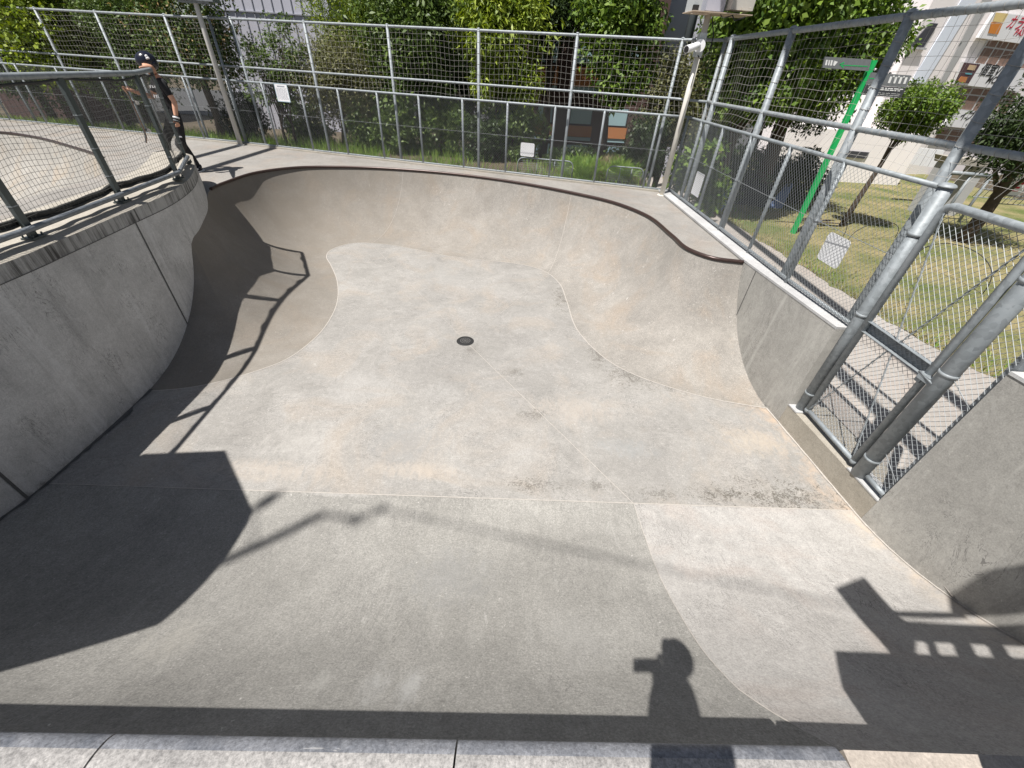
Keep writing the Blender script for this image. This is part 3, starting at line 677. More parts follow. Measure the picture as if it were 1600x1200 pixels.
fr.tube([(*e1, ZB), (*e2, ZB)], .024, 10)
for p in (e1, e2): fr.ell((*p, ZB), (.034, .034, .034))
fr.build('gate_frame', [M['zinc']], gt)
ZC = .11
b = MB()
b.bar((*e1, ZC), (*e2, ZC), .045, .004, 0); b.bar((*e1, ZC + .1), (*e2, ZC + .1), .045, .004, 0)
b.bar((e1[0] + .02, e1[1], ZC + .05), (e2[0] + .02, e2[1], ZC + .05), .004, .096, 1); b.build('channel_bar', [M['zinc'], M['zinc_dark']], gt)
b = MB(); chain(b, e1, e2, ZB, ZT, .052, .0021, 0, 4, (.012, 0)); b.build('wire_mesh', [M['wire_bright']], gt)
b = MB(); mid_ = ((e1[0] + e2[0]) / 2 - .012, (e1[1] + e2[1]) / 2)
for s, zc, ze in ((1, ZC + .1, ZT - .03), (-1, ZC, ZB + .04)):
    for e in (e1, e2):
        p = (mid_[0], lerp(mid_[1], e[1], .06), zc); q = (e[0] - .012, lerp(e[1], mid_[1], .06), ze)
        P0 = Vector(p); P1 = Vector(q); t = (P1 - P0).normalized(); u, v_ = _perp(t); n_ = 40
        for ph in (0, math.pi): b.tube([P0.lerp(P1, k / n_) + (u * math.cos(k * 1.3 + ph) + v_ * math.sin(k * 1.3 + ph)) * .005 for k in range(n_ + 1)], .0042, 4, 0, False)
b.build('brace_wire', [M['zinc']], gt)
b = MB(); x, y = XG(yb - .02), yb - .02
b.box((x - .03, y, ZC + .02), (.05, .11, .02), 0, 0); b.box((x - .045, y - .03, ZC - .005), (.012, .14, .025), .1, 0); b.tube([(x - .05, y + .05, ZC + .03), (x - .05, y - .09, ZC + .01)], .008, 8)
b.box((x - .02, y + .03, ZC - .03), (.04, .05, .05), 0, 0); b.build('latch', [M['zinc']], gt)
# narrow fixed panel and the fence above the near wall
gp = thing('chain_link_fence', 'narrow fixed chain link panel between the gate and the tall wall', 'fence', (XG(2.4), 2.4, -.97))
y0, y1 = 2.455, 2.25
b = MB(); b.tube([(XG(y0), y0, -.88), (XG(y1), y1, -.88)], .022, 8); b.build('bottom_rail', [M['zinc']], gp); b = MB(); b.tube([(XG(y0), y0, 1.27), (XG(y1), y1, 1.27)], .022, 8); b.build('top_rail', [M['zinc']], gp)
b = MB(); b.bar((XG(2.24) + .03, 2.258, -.95), (XG(2.24) + .03, 2.258, 1.3), .05, .05, 0, (1, 0, 0)); b.build('post', [M['zinc_dark']], gp)
b = MB(); chain(b, (XG(y0), y0), (XG(y1), y1), -.88, 1.27, .052, .0021, 0, 4); b.tube([(XG(y0), y0 + .01, -.6), (XG(y1), y1, -.72)], .004, 4); b.tube([(XG(y0), y0 + .01, .2), (XG(y1), y1, .1)], .004, 4)
b.build('wire_mesh', [M['wire_bright']], gp)
SIDE = -1
np_ = [(XW(y) + .13, y) for y in (2.2, 1.2, .2, -.8, -1.8)]
low_fence('chain_link_fence', 'chain link fence standing on top of the tall near wall at the right edge', np_[1:], np_, 1.29, .52, .46, pr=.028)
# ---------------------------------------------------------------- guard rail with black net on the left parapet
gr = thing('net_guard_rail', 'guard rail hung with fine black net on top of the left parapet wall', 'guard rail', (-4.7, 4.5, .45))
GP = [(-4.03, .2), (-4.05, 1.1), (-4.12, 2.25), (-4.19, 3.34), (-4.34, 4.48), (-4.49, 5.58), (-5.03, 6.55)]
ZR = 1.585
def box_post(b, x, y, z0, z1, w, m, rz): b.box((x, y, (z0 + z1) / 2), (w, w * .55, z1 - z0), rz, m)
for i, (x, y) in enumerate(GP):
    d = Vector(GP[min(i + 1, len(GP) - 1)]) - Vector(GP[max(i - 1, 0)]); rz = math.atan2(d.y, d.x)
    b = MB(); box_post(b, x, y, .49, ZR, .062, 0, rz)
    b.box((x, y, .498), (.13, .10, .014), rz, 0)
    for sx in (-.045, .045):
        for sy in (-.04, .04):
            o = Matrix.Rotation(rz, 2) @ Vector((sx, sy)); b.tube([(x + o.x, y + o.y, .50), (x + o.x, y + o.y, .53)], .008, 6)
    for z in (.75, 1.0, 1.28): b.box((x, y, z), (.068, .04, .008), rz, 1)
    n_ = Matrix.Rotation(rz, 2) @ Vector((.036, .02))
    b.tube([(x + n_.x + .01 * math.sin(z * 9), y + n_.y, z) for z in np.linspace(.47, ZR - .04, 14)], .008, 5, 2)
    b.build('post', [M['dark_steel'], M['zinc'], M['net_dark']], gr)
b = MB(); b.tube([(x, y, ZR) for x, y in GP], .026, 10)
L = plen(GP); s = .1
b.build('top_rail', [M['zinc']], gr)
b = MB(); b.tube([(x + .045, y - .01, .575) for x, y in GP], .024, 10); b.build('bottom_rail', [M['zinc_dark']], gr)
b = MB(); netgrid(b, [(x - .01, y + .01) for x, y in GP], .60, ZR - .02, .043, .0016, 0, .016)
# gathered hem of the net along the foot and a slack rope along the head
def rope(z, amp, r, n=110, o=0.0):
    b.tube([(pat(GP, L, s_).x - o + .012 * math.sin(s_ * 17), pat(GP, L, s_).y + .01 * math.sin(s_ * 13), z + amp * math.sin(s_ * 4.7) + .4 * amp * math.sin(s_ * 12)) for s_ in np.linspace(.02, L[-1] - .02, n)], r, 5, 0, False)
pass
rope(ZR - .045, .012, .011); rope(.63, .018, .016, 110, .04)
for o, z in ((.03, .64), (.06, .61), (.05, .59)): rope(z, .012, .014, 110, o)
b.build('net', [M['net_dark']], gr)
# ================================================================== poles
lamp = thing('lamp_post', 'slim pale grey lamp post at the bend of the back fence, left of centre', 'lamp post', (-7.05, 11.17, 0))
b = MB(); b.tube([(-7.05, 11.17, -.02), (-7.05, 11.17, 2.2), (-7.04, 11.17, 4.4)], [.052, .05, .04], 14); b.tube([(-7.05, 11.17, 0), (-7.05, 11.17, .02)], .09, 14); b.build('pole', [plain('pale_grey_pole', (.50, .49, .47), .5, .1, .08)], lamp)
b = MB(); b.box((-7.04, 11.17, 2.62), (.85, .34, .05), .1); b.box((-7.04, 11.17, 2.58), (.6, .2, .04), .1); b.build('floodlight_bracket', [M['zinc_dark']], lamp)
PX, PY = 2.72, 8.68
cp2 = thing('equipment_pole', 'slim cream white pole carrying grey boxes at the right corner of the deck', 'pole', (PX, PY, 0))
M['cream'] = plain('cream_paint', (.66, .63, .57), .55, 0, .08, 8)
b = MB(); b.tube([(PX, PY, -.02), (PX, PY, 2.66)], .047, 14); b.tube([(PX, PY, 0), (PX, PY, .015)], .085, 14); b.build('pole', [M['cream']], cp2)
b = MB(); b.box((PX + .12, PY - .02, 2.66), (.95, .42, .012), .12); b.box((PX - .2, PY - .2, 2.645), (.26, .06, .03), .12); b.build('shelf', [plain('rust_streaked_cream', (.50, .40, .31), .6, 0, .35, 6)], cp2)
M['boxgrey'] = plain('box_grey', (.50, .52, .53), .5, .1, .06); M['boxbeige'] = plain('box_beige', (.50, .48, .44), .5, 0, .05)
b = MB(); b.box((PX - .27, PY - .02, 2.86), (.12, .3, .38), .12); b.box((PX - .28, PY - .18, 2.70), (.08, .05, .07), .12, 1); b.build('cabinet', [M['boxgrey'], M['rubber']], cp2)
b = MB(); b.box((PX + .46, PY + .06, 2.93), (.36, .22, .42), .12)
for sx in (-.13, .0, .13): b.tube([(PX + .46 + sx, PY - .06, 2.75), (PX + .46 + sx, PY - .075, 2.75)], .01, 8)
b.build('cabinet', [M['boxbeige']], cp2)
b = MB(); b.box((PX + .08, PY + .1, 2.95), (.30, .12, .5), .12); b.build('cabinet', [plain('box_lilac_grey', (.42, .43, .50), .5, 0, .06)], cp2)
b = MB(); b.box((PX - .03, PY - .06, 2.28), (.11, .1, .30), .12); b.build('junction_box', [M['boxgrey']], cp2)
b = MB()
b.tube([(PX + .05, PY - .05, 2.62), (PX + .14, PY - .08, 2.4), (PX + .13, PY - .1, 2.2), (PX + .02, PY - .12, 2.1), (PX - .06, PY - .1, 2.17)], .009, 6)
b.tube([(PX + .3, PY - .2, 2.645), (PX + .35, PY - .22, 2.58), (PX + .5, PY - .2, 2.63)], .010, 6); b.tube([(PX + .12, PY - .2, 2.64), (PX + .16, PY - .22, 2.60), (PX + .3, PY - .2, 2.64)], .008, 6); b.build('cable', [M['rubber']], cp2)
cc = thing('security_camera', 'white bullet security camera pointing left from the cream pole', 'security camera', (PX - .09, PY - .12, 2.28))
b = MB(); b.tube([(PX - .05, PY - .115, 2.27), (PX - .06, PY - .15, 2.268)], .085, 16); b.build('base', [M['white_paint']], cc)
b = MB(); b.tube([(PX - .06, PY - .15, 2.27), (PX - .12, PY - .2, 2.26), (PX - .15, PY - .23, 2.25)], .025, 10); b.build('arm', [M['white_paint']], cc)
b = MB(); a0 = Vector((PX - .11, PY - .25, 2.265)); a1 = Vector((PX - .34, PY - .44, 2.20)); b.tube([a0, a0.lerp(a1, .08), a1], [.035, .05, .052], 12); b.tube([a1, a1 + (a1 - a0).normalized() * .004], .043, 12, 1); b.build('body', [M['white_paint'], M['rubber']], cc)

# ================================================================== small signs
def plate(name, label, c, u, v, hw, hh, mats, rows=(), corner=.03, th=.004, cat='sign', border=None):
    """flat sheet sign: centre c, axes u (right) v (up); rows = (x0,x1,y,h) printed strokes"""
    root = thing(name, label, cat, tuple(c)); c = Vector(c); u = Vector(u).normalized(); v = Vector(v).normalized(); n = u.cross(v).normalized()
    if n.dot(Vector((0, 0, H)) - c) < 0: n = -n
    b = MB(); pts = []
    for sx, sy, a0 in ((1, 1, 0), (-1, 1, 90), (-1, -1, 180), (1, -1, 270)):
        for a in range(0, 91, 30): pts.append(((hw - corner) * sx + corner * math.cos(rad(a0 + a)), (hh - corner) * sy + corner * math.sin(rad(a0 + a))))
    f = [c + u * x + v * y + n * th / 2 for x, y in pts]; k = [c + u * x + v * y - n * th / 2 for x, y in pts]
    b.face(f, 0); b.face(k[::-1], 0)
    for i in range(len(f)): j = (i + 1) % len(f); b.face([f[i], k[i], k[j], f[j]], 0)
    if border:
        for x0, x1, y0, y1 in ((-hw, hw, hh - border, hh), (-hw, hw, -hh, -hh + border), (-hw, -hw + border, -hh, hh), (hw - border, hw, -hh, hh)):
            b.face([c + u * x0 + v * y0 + n * (th / 2 + .002), c + u * x1 + v * y0 + n * (th / 2 + .002), c + u * x1 + v * y1 + n * (th / 2 + .002), c + u * x0 + v * y1 + n * (th / 2 + .002)], 1)
    for (x0, x1, y, h, mi) in rows:
        b.face([c + u * x0 + v * (y - h) + n * (th / 2 + .001), c + u * x1 + v * (y - h) + n * (th / 2 + .001), c + u * x1 + v * (y + h) + n * (th / 2 + .001), c + u * x0 + v * (y + h) + n * (th / 2 + .001)], mi)
    b.build('panel', mats, root); return root
M['ink'] = plain('faded_ink', (.30, .32, .36), .8); M['blueframe'] = plain('blue_grey_frame', (.30, .42, .48), .6)
dB = Vector((1, -.2385, 0)).normalized()
c = onwall(441, 145, (0, yl(0) - .045), (-4, yl(-4) - .045))
rr = random.Random(3); rows = [(-.10, .10, .115, .012, 2)]
y = .08
while y > -.13:
    x = -.14
    while x < .12:
        w_ = rr.uniform(.02, .07); rows.append((x, min(.14, x + w_), y, .0035, 2)); x += w_ + rr.uniform(.008, .02)
    y -= .018
plate('notice_sign', 'white notice sheet with small printed lines hung high on the back chain link fence', c, dB, (0, 0, 1), .17, .17, [M['white_paint'], M['blueframe'], M['ink']], rows, .01, border=.012)
c = onwall(824, 234, (0, yl(0) + .12), (4, yl(4) + .12)); plate('blank_sign', 'small blank white plate behind the back fence, above a wire barrier', c, dB, (0, 0, 1), .15, .125, [M['white_paint']], (), .03)
dR = Vector((.05, -1, 0)).normalized()
c = onwall(1090, 288, (XF(8.2) + .06, 8.2), (XF(7) + .06, 7)); plate('blank_sign', 'white plate hanging on the right hand fence close to the corner, above leafy plants', c, dR, (0, 0, 1), .17, .18, [M['white_paint']], (), .012)
c = onwall(1302, 391, (XF(4.5) + .05, 4.5), (XF(3.6) + .05, 3.6)); plate('blank_sign', 'white plate with cut corners on the fence beside the gate hinge post', c, dR, (0, 0, 1), .165, .14, [M['white_paint']], (), .04)

# ================================================================== green park signpost
GPS = at(1237.5, 366, -1.02); gs = thing('park_signpost', 'bright green square signpost with grey arrow boards on the lawn', 'signpost', tuple(GPS))
M['green'] = plain('green_paint', (.012, .42, .11), .45, 0, .06); M['signgrey'] = plain('sign_grey', (.16, .17, .18), .6, 0, .05); M['signdark'] = plain('sign_charcoal', (.045, .047, .055), .6); M['white_flat'] = plain('sign_white', (.75, .75, .75), .7, 0, .02)
ztop = onwall(1364, 94, (GPS.x, GPS.y), (GPS.x + 1, GPS.y)).z
b = MB(); b.box((GPS.x, GPS.y, (ztop - 1.1) / 2), (.088, .088, ztop + 1.1)); b.build('post', [M['green']], gs)
def gpt(px, py, dy=-.07): return onwall(px, py, (GPS.x, GPS.y + dy), (GPS.x + 1, GPS.y + dy))
def board(name, quad, m, parent, rows):
    b = MB(); f = [gpt(*q) for q in quad]; k = [p + Vector((0, .03, 0)) for p in f]; b.face(f, 0); b.face(k[::-1], 0)
    for i in range(4): j = (i + 1) % 4; b.face([f[i], k[i], k[j], f[j]][::-1], 0)
    for pts, mi in rows: b.face([gpt(*p, -.0725) for p in pts], mi)
    return b.build(name, m, parent)
GW = [M['signgrey'], M['white_flat'], M['green']]
arrowL = [([(1316, 101.2), (1356, 103.0), (1356, 104.4), (1316, 102.6)], 2), ([(1311.5, 100.5), (1319, 96.5), (1319.6, 98.4), (1313.4, 101.3)], 2), ([(1311.5, 100.5), (1313.4, 100), (1318.4, 105), (1317.4, 106.5)], 2)]
icons = [([(1291 + k * 4, 93.5 + k * .25), (1293.4 + k * 4, 93.6 + k * .25), (1291.6 + k * 4, 102 + k * .25), (1289 + k * 4, 101.9 + k * .25)], 1) for k in range(3)] + [([(1303.5, 94.6), (1309, 96.6), (1304, 103), (1301, 102)], 1)]
board('arrow_board', [(1289, 88.5), (1362, 93), (1357, 111), (1285, 106)], GW, gs, arrowL + icons)
arrowR = [([(1357, 121.5), (1374, 122.5), (1374, 123.8), (1357, 122.8)], 2), ([(1370, 119), (1377, 123), (1371, 127), (1372, 123.2)], 2)]
ic = [([(1391 + k * 8, 119.5 + k * .4), (1394.5 + k * 8, 119.7 + k * .4), (1390.5 + k * 8, 130 + k * .4), (1387 + k * 8, 129.8 + k * .4)], 1) for k in range(4)] + [([(1396 + k * 8, 118 + k * .4), (1398.5 + k * 8, 118.2 + k * .4), (1397.5 + k * 8, 120.6 + k * .4), (1395 + k * 8, 120.4 + k * .4)], 1) for k in range(3)]
board('arrow_board', [(1362, 113), (1424, 118), (1416, 137), (1353, 132)], GW, gs, arrowR + ic)
tx = []
rr = random.Random(5)
for row in range(5):
    x = 1358 - row * 1.4; yb_ = 135 + row * 2.7 + (3 if row > 1 else 0)
    hh_ = 1.6 if row < 2 else .5
    while x < 1408 - row * 2:
        w_ = rr.uniform(3, 8); tx.append(([(x, yb_ + (x - 1355) * .07), (x + w_, yb_ + (x + w_ - 1355) * .07), (x + w_ - .8, yb_ + hh_ + (x + w_ - 1355) * .07), (x - .8, yb_ + hh_ + (x - 1355) * .07)], 1)); x += w_ + rr.uniform(1, 2)
board('text_board', [(1353, 132.4), (1416, 137.4), (1408, 153), (1346, 148)], [M['signdark'], M['white_flat']], gs, tx)

# ================================================================== people
def skin_body(verts, edges, parent, name, matfn, mats, sub=2):
    me = bpy.data.meshes.new(name); me.from_pydata([v[0] for v in verts], edges, []); o = bpy.data.objects.new(name, me); COL.objects.link(o)
    sk = o.modifiers.new('skin', 'SKIN'); sk.use_smooth_shade = True; sk.branch_smoothing = .5; ss = o.modifiers.new('sub', 'SUBSURF'); ss.levels = sub; ss.render_levels = sub
    for i, v in enumerate(verts):
        r = v[1]; me.skin_vertices[0].data[i].radius = r if isinstance(r, tuple) else (r, r)
    me.skin_vertices[0].data[0].use_root = True
    dg = bpy.context.evaluated_depsgraph_get(); ev = bpy.data.meshes.new_from_object(o.evaluated_get(dg)); bpy.data.objects.remove(o, do_unlink=True); bpy.data.meshes.remove(me)
    ev.name = name
    ev.materials.clear()
    for m in mats: ev.materials.append(m)
    for p in ev.polygons: p.material_index = matfn(p.center); p.use_smooth = True
    o = bpy.data.objects.new(name, ev); COL.objects.link(o); o.parent = parent; ROOT[o.name] = ROOT.get(parent.name, (0, 0, 0))
    return o
def hand_verts(V, E_, wrist, fdir, side, curl, r=.009):
    """palm plus five bent fingers from vertex index wrist; fdir = finger direction, side = thumb side, curl = bending direction"""
    w0 = Vector(V[wrist][0]); fdir = Vector(fdir).normalized(); side = Vector(side).normalized(); curl = Vector(curl).normalized()
    pc = w0 + fdir * .045; V.append((tuple(pc), (.036, .018))); k = len(V) - 1; E_.append((wrist, k))
    for i, (o, ln) in enumerate(((.027, .072), (.009, .082), (-.009, .076), (-.026, .058))):
        a = pc + side * o + fdir * .035; V.append((tuple(a), r * 1.05)); E_.append((k, len(V) - 1))
        c1 = a + (fdir * .8 + curl * .6).normalized() * ln * .45; V.append((tuple(c1), r)); E_.append((len(V) - 2, len(V) - 1))
        c2_ = c1 + (fdir * .25 + curl * .97).normalized() * ln * .5; V.append((tuple(c2_), r * .85)); E_.append((len(V) - 2, len(V) - 1))
    t0 = w0 + fdir * .02 + side * .03; V.append((tuple(t0), r * 1.25)); E_.append((k, len(V) - 1))
    t1 = t0 + (fdir * .7 + side * .6 + curl * .3).normalized() * .045; V.append((tuple(t1), r)); E_.append((len(V) - 2, len(V) - 1))
def figure(root, J, hands, mats, matfn, girth=1.0):
    """J: joint name -> world position; the body is grown as one skinned surface in root-local coordinates"""
    o = Vector(root.location); P = {k: Vector(v) - o for k, v in J.items()}
    V = []; E_ = []
    def add(p, r, par=None):
        V.append((tuple(p), r)); i = len(V) - 1
        if par is not None: E_.append((par, i))
        return i
    g_ = girth; pel = add(P['pelvis'], (.15 * g_, .105 * g_)); wa = add(P['waist'], (.145 * g_, .105 * g_), pel); ch = add(P['chest'], (.195 * g_, .13 * g_), wa); sh = add(P['collar'], (.10 * g_, .075 * g_), ch); nk = add(P['neck'], .055, sh); hb = add(P['jaw'], (.066, .078), nk); hd = add(P['head'], (.083, .10), hb); add(P['crown'], (.055, .065), hd)
    fwd = P['face']; nose = P['head'].lerp(P['jaw'], .35) + fwd * .098; add(nose, .012, hb)
    for s in ('l', 'r'):
        s0 = add(P['sh_' + s], .068, sh); e0 = add(P['sh_' + s].lerp(P['el_' + s], .55), .05, s0); e = add(P['el_' + s], .040, e0); f = add(P['el_' + s].lerp(P['wr_' + s], .35), .043, e); wv = add(P['wr_' + s], .027, f)
        fd, sd, cu = hands[s]; hand_verts(V, E_, wv, fd, sd, cu)
        h0 = add(P['hip_' + s], .105, pel); t = add(P['hip_' + s].lerp(P['kn_' + s], .5), .088, h0); k = add(P['kn_' + s], .066, t); c_ = add(P['kn_' + s].lerp(P['an_' + s], .4), .064, k); a = add(P['an_' + s], .05, c_)
    return skin_body(V, E_, root, 'body', matfn, mats)
def shoe(root, an, toe, mats):
    b = MB(); an = Vector(an); d = Vector((toe[0], toe[1], 0)).normalized(); rz = math.atan2(d.y, d.x); R = Matrix.Rotation(rz, 3, 'Z'); g = an.z - .085
    b.ell(Vector((an.x, an.y, g + .045)) + d * .06, (.145, .05, .052), 0, 14, 8, R); b.ell(Vector((an.x, an.y, g + .085)) - d * .015, (.06, .045, .045), 0, 12, 6, R)
    b.box(Vector((an.x, an.y, g + .013)) + d * .06, (.27, .088, .024), rz, 1)
    b.bar(Vector((an.x, an.y, g + .075)) + d * .07 + R @ Vector((0, -.045, -.01)), Vector((an.x, an.y, g + .075)) + d * .11 + R @ Vector((0, .045, -.012)), .02, .012, 1); return b.build('shoe', mats, root)
def faceparts(root, P, fwd, mats):
    f = Vector(fwd).normalized(); u = Vector((0, 0, 1)); r = f.cross(u).normalized(); h = Vector(P['head'])
    for s in (-1, 1):
        b = MB(); b.ell(h + f * .088 + r * s * .032 - u * .005, (.012, .012, .008)); b.build('eye', [mats[0]], root)
        b = MB(); b.ell(h + r * s * .088 - u * .03, (.012, .02, .032)); b.build('ear', [mats[1]], root)
    b = MB(); b.ell(h + f * .088 - u * .075, (.022, .012, .006)); b.build('mouth', [mats[2]], root)
M['lip'] = plain('lips', (.40, .14, .11), .5); M['eye'] = plain('eye', (.03, .02, .015), .2)
# ---- the skater behind the parapet
FT = at(313, 268, 0)
sx, sy = FT.x, FT.y
person = thing('person', 'person in black shirt, black trousers and black helmet stepping behind the left guard rail', 'person', (sx, sy, 0))
# body axes: faces left-forward (towards -x, slightly to viewer)
fx = Vector((-.70, -.71, 0)).normalized(); rx = Vector((fx.y, -fx.x, 0)) * -1   # rx = person's left
rx = Vector((0, 0, 1)).cross(fx).normalized()
o0 = Vector((sx, sy, 0)) + fx * .06 - rx * .04
def B(f_, s_, z): p = o0 + fx * f_ + rx * s_; return (p.x, p.y, z)
J = dict(pelvis=B(.01, 0, .90), waist=B(.02, 0, 1.04), chest=B(.03, 0, 1.23), collar=B(.03, 0, 1.385), neck=B(.05, 0, 1.46), jaw=B(.09, 0, 1.52), head=B(.085, 0, 1.60), crown=B(.08, 0, 1.67),
 sh_l=B(.02, .185, 1.36), el_l=B(-.04, .26, 1.10), wr_l=B(.03, .28, .86), sh_r=B(.05, -.185, 1.36), el_r=B(.16, -.28, 1.13), wr_r=B(.42, -.24, 1.22),
 hip_l=B(.0, .09, .86), kn_l=B(.06, .10, .47), an_l=B(-.06, .04, .085), hip_r=B(.01, -.09, .86), kn_r=B(.25, -.12, .50), an_r=B(.34, -.13, .085), face=tuple(fx))
def mfn(c):
    p = Vector(c) + Vector(person.location); q = p - o0; f_, s_, z = q.dot(fx), q.dot(rx), p.z
    if z > 1.42: return 1
    al = min((p - Vector(J['el_l'])).length, (p - Vector(J['wr_l'])).length, (p - Vector(J['el_l']).lerp(Vector(J['wr_l']), .5)).length)
    def sd(a, c):
        a = Vector(a); c = Vector(c); d = c - a; t = max(0, min(1, (p - a).dot(d) / d.length_squared)); return (p - a - d * t).length
    if z > .60 and sd(Vector(J['el_l']).lerp(Vector(J['sh_l']), .12), Vector(J['wr_l']) - Vector((0, 0, .16))) < .075 and s_ > .19: return 1
    if sd(Vector(J['el_r']).lerp(Vector(J['sh_r']), .12), Vector(J['wr_r']) + fx * .16) < .085: return 1
    return 0
figure(person, J, {'l': ((fx * .15 - Vector((0, 0, 1))), fx, -rx), 'r': ((fx + Vector((0, 0, .25))), Vector((0, 0, 1)), rx)}, [M['black'], M['skin']], mfn)
def loc_(p): return Vector(p)
faceparts(person, J, fx, [M['eye'], M['skin'], M['lip']])
hc = Vector(J['head']) + Vector((0, 0, .035))
b = MB(); Rz = Matrix.Rotation(math.atan2(fx.y, fx.x), 3, 'Z') @ Matrix.Rotation(.16, 3, 'Y')
b.ell(hc, (.145, .118, .125), 0, 22, 9, Rz, -.30, 1); b.ell(hc + fx * -.055 + Vector((0, 0, -.035)), (.09, .112, .085), 0, 18, 7, Rz, -.8, .3)
emb = hc + Rz @ Vector((-.02, .121, .045))
ax_u = Rz @ Vector((1, .12, 0)); ax_v = Rz @ Vector((0, -.35, 1))
for k, (du, dv, r0) in enumerate(((0, .012, .022), (-.012, -.012, .016), (.012, -.014, .014))): b.ell(emb + ax_u * du + ax_v * dv - Rz @ Vector((0, .012, 0)), (r0, .010, r0), 1, 12, 6, Rz)
b.build('helmet', [M['black_shiny'], M['white_paint']], person)
b = MB()
for s in (-1, 1): b.tube([hc + rx * s * .112 + Vector((0, 0, -.03)), hc + rx * s * .08 + fx * .03 + Vector((0, 0, -.12)), hc + fx * .05 + Vector((0, 0, -.155))], .008, 6)
b.build('chin_strap', [M['rubber']], person)
b = MB(); w0 = Vector(J['wr_l']); e0 = Vector(J['el_l']); t = (w0 - e0).normalized(); b.tube([w0 - t * .05, w0 - t * .01, w0 + t * .045], [.042, .045, .043], 12); b.tube([w0 - t * .035, w0 - t * .012], .0475, 12, 1); b.tube([w0 + t * .015, w0 + t * .03], .0465, 12, 2); b.build('wrist_guard', [M['rubber'], M['white_paint'], M['signgrey']], person)
b = MB(); k0 = Vector(J['kn_l']); b.ell(k0 + fx * .02 + Vector((0, 0, -.01)), (.085, .085, .12), 0, 14, 8); b.ell(k0 + fx * .06 + Vector((0, 0, -.01)), (.05, .06, .075), 1, 12, 6, Matrix.Rotation(math.atan2(fx.y, fx.x), 3, 'Z')); b.box(k0 + Vector((0, 0, .115)), (.05, .17, .02), math.atan2(fx.y, fx.x), 2); b.build('knee_pad', [M['rubber'], M['signdark'], M['white_paint']], person)
shoe(person, J['an_l'], fx * .5 - rx * .15 + Vector((.5, -.4, 0)), [M['black_shiny'], M['white_paint']]); shoe(person, J['an_r'], fx, [M['black_shiny'], M['white_paint']])
# white print on the shirt, a few curved strokes on the chest and belly
b = MB(); rr = random.Random(2); side_n = (fx * .55 + rx * .83).normalized(); up = Vector((0, 0, 1)); tu = side_n.cross(up)
for zc, n_, h_ in ((1.30, 3, .035), (1.17, 4, .05)):
    b = MB()
    for k in range(n_):
        c_ = Vector(B(.05, 0, zc)) + side_n * .150 + tu * (-.06 + .034 * k) * -1
        b.bar(c_ - up * h_ / 2 + tu * .004, c_ + up * h_ / 2, .012, .006, 0, side_n); b.bar(c_ + up * h_ * rr.uniform(-.4, .4) - tu * .013, c_ + up * h_ * rr.uniform(-.4, .4) + tu * .012, .010, .006, 0, side_n)
    b.build('shirt_print', [M['white_paint']], person)
# skateboard held upright in the far hand
hw_ = Vector(J['wr_r']) + fx * .07 + rx * .03
sk = thing('skateboard', 'skateboard held upright by its nose in the skater\'s hand', 'skateboard', tuple(hw_))
b = MB(); zt = hw_.z + .03; prof_ = [(.035, 0), (.008, -.09), (0, -.16), (0, -.62), (.01, -.70), (.045, -.79)]
sd_ = Vector((-fx.y, fx.x, 0)); rows = []
for off in (-.5, .5):
    pass
pts = []
for i, (o, z) in enumerate(prof_):
    wv = [.05, .095, .10, .10, .095, .05][i]; c_ = hw_ + fx * o + Vector((0, 0, z + .04)); rows.append([c_ + sd_ * wv, c_ + sd_ * wv * .3 + fx * -.004, c_ - sd_ * wv * .3 + fx * -.004, c_ - sd_ * wv])
b.grid(rows, 0); b.grid([[p + fx * .011 for p in r] for r in rows], 1)
for r0, r1 in zip(rows[:-1], rows[1:]):
    for k in (0, 3): b.face([r0[k], r1[k], r1[k] + fx * .011, r0[k] + fx * .011], 0)
b.build('board', [plain('maple_ply', (.26, .14, .075), .6, 0, .25, 9), M['rubber']], sk)
for z in (-.20, -.60):
    b = MB(); c_ = hw_ + Vector((0, 0, z + .04)) - fx * .03; b.bar(c_ - sd_ * .07, c_ + sd_ * .07, .03, .03, 0); b.build('truck', [M['zinc']], sk)
    for s in (-1, 1): b = MB(); q = c_ - fx * .03 + sd_ * .085 * s; b.tube([q - sd_ * .016, q + sd_ * .016], .027, 14); b.build('wheel', [M['cream']], sk)
# ---- the photographer (behind the lens; seen only by the shadow)
ph = thing('person', 'person standing on the near ledge photographing the bowl, dark clothes', 'person', (.15, -.36, .306))
def Q(x, y, z): return (x, y, z)
_C = Vector((0, 0, H)) + R_ @ Vector((.030, .006, -.014)); _r = R_ @ Vector((1, 0, 0)); _u = R_ @ Vector((0, -1, 0)); _b = R_ @ Vector((0, 0, -1))
WL = _C + _r * .045 - _u * .115 + _b * .035; WR = _C + _r * .075 - _u * .11 + _b * .05
J2 = dict(pelvis=Q(.15, -.36, 1.28), waist=Q(.15, -.31, 1.44), chest=Q(.15, -.22, 1.66), collar=Q(.145, -.13, 1.84), neck=Q(.14, -.08, 1.92), jaw=Q(.137, -.02, 1.995), head=Q(.137, -.03, 2.075), crown=Q(.137, -.045, 2.14),
 sh_l=Q(.05, -.23, 1.80), el_l=Q(.11, -.13, 1.60), wr_l=tuple(WL), sh_r=Q(.22, -.06, 1.80), el_r=Q(.18, -.10, 1.58), wr_r=tuple(WR),
 hip_l=Q(.06, -.36, 1.24), kn_l=Q(.05, -.34, .82), an_l=Q(.05, -.40, .395), hip_r=Q(.24, -.36, 1.24), kn_r=Q(.25, -.34, .82), an_r=Q(.25, -.40, .395), face=(0, .9, -.4))
M['navy'] = plain('navy_shirt', (.03, .035, .06), .85)
def mf2(c):
    p = Vector(c) + Vector(ph.location)
    if p.z > 1.90 or (p.y > -.17 and p.z < 1.87 and p.z > 1.66): return 1
    return 0
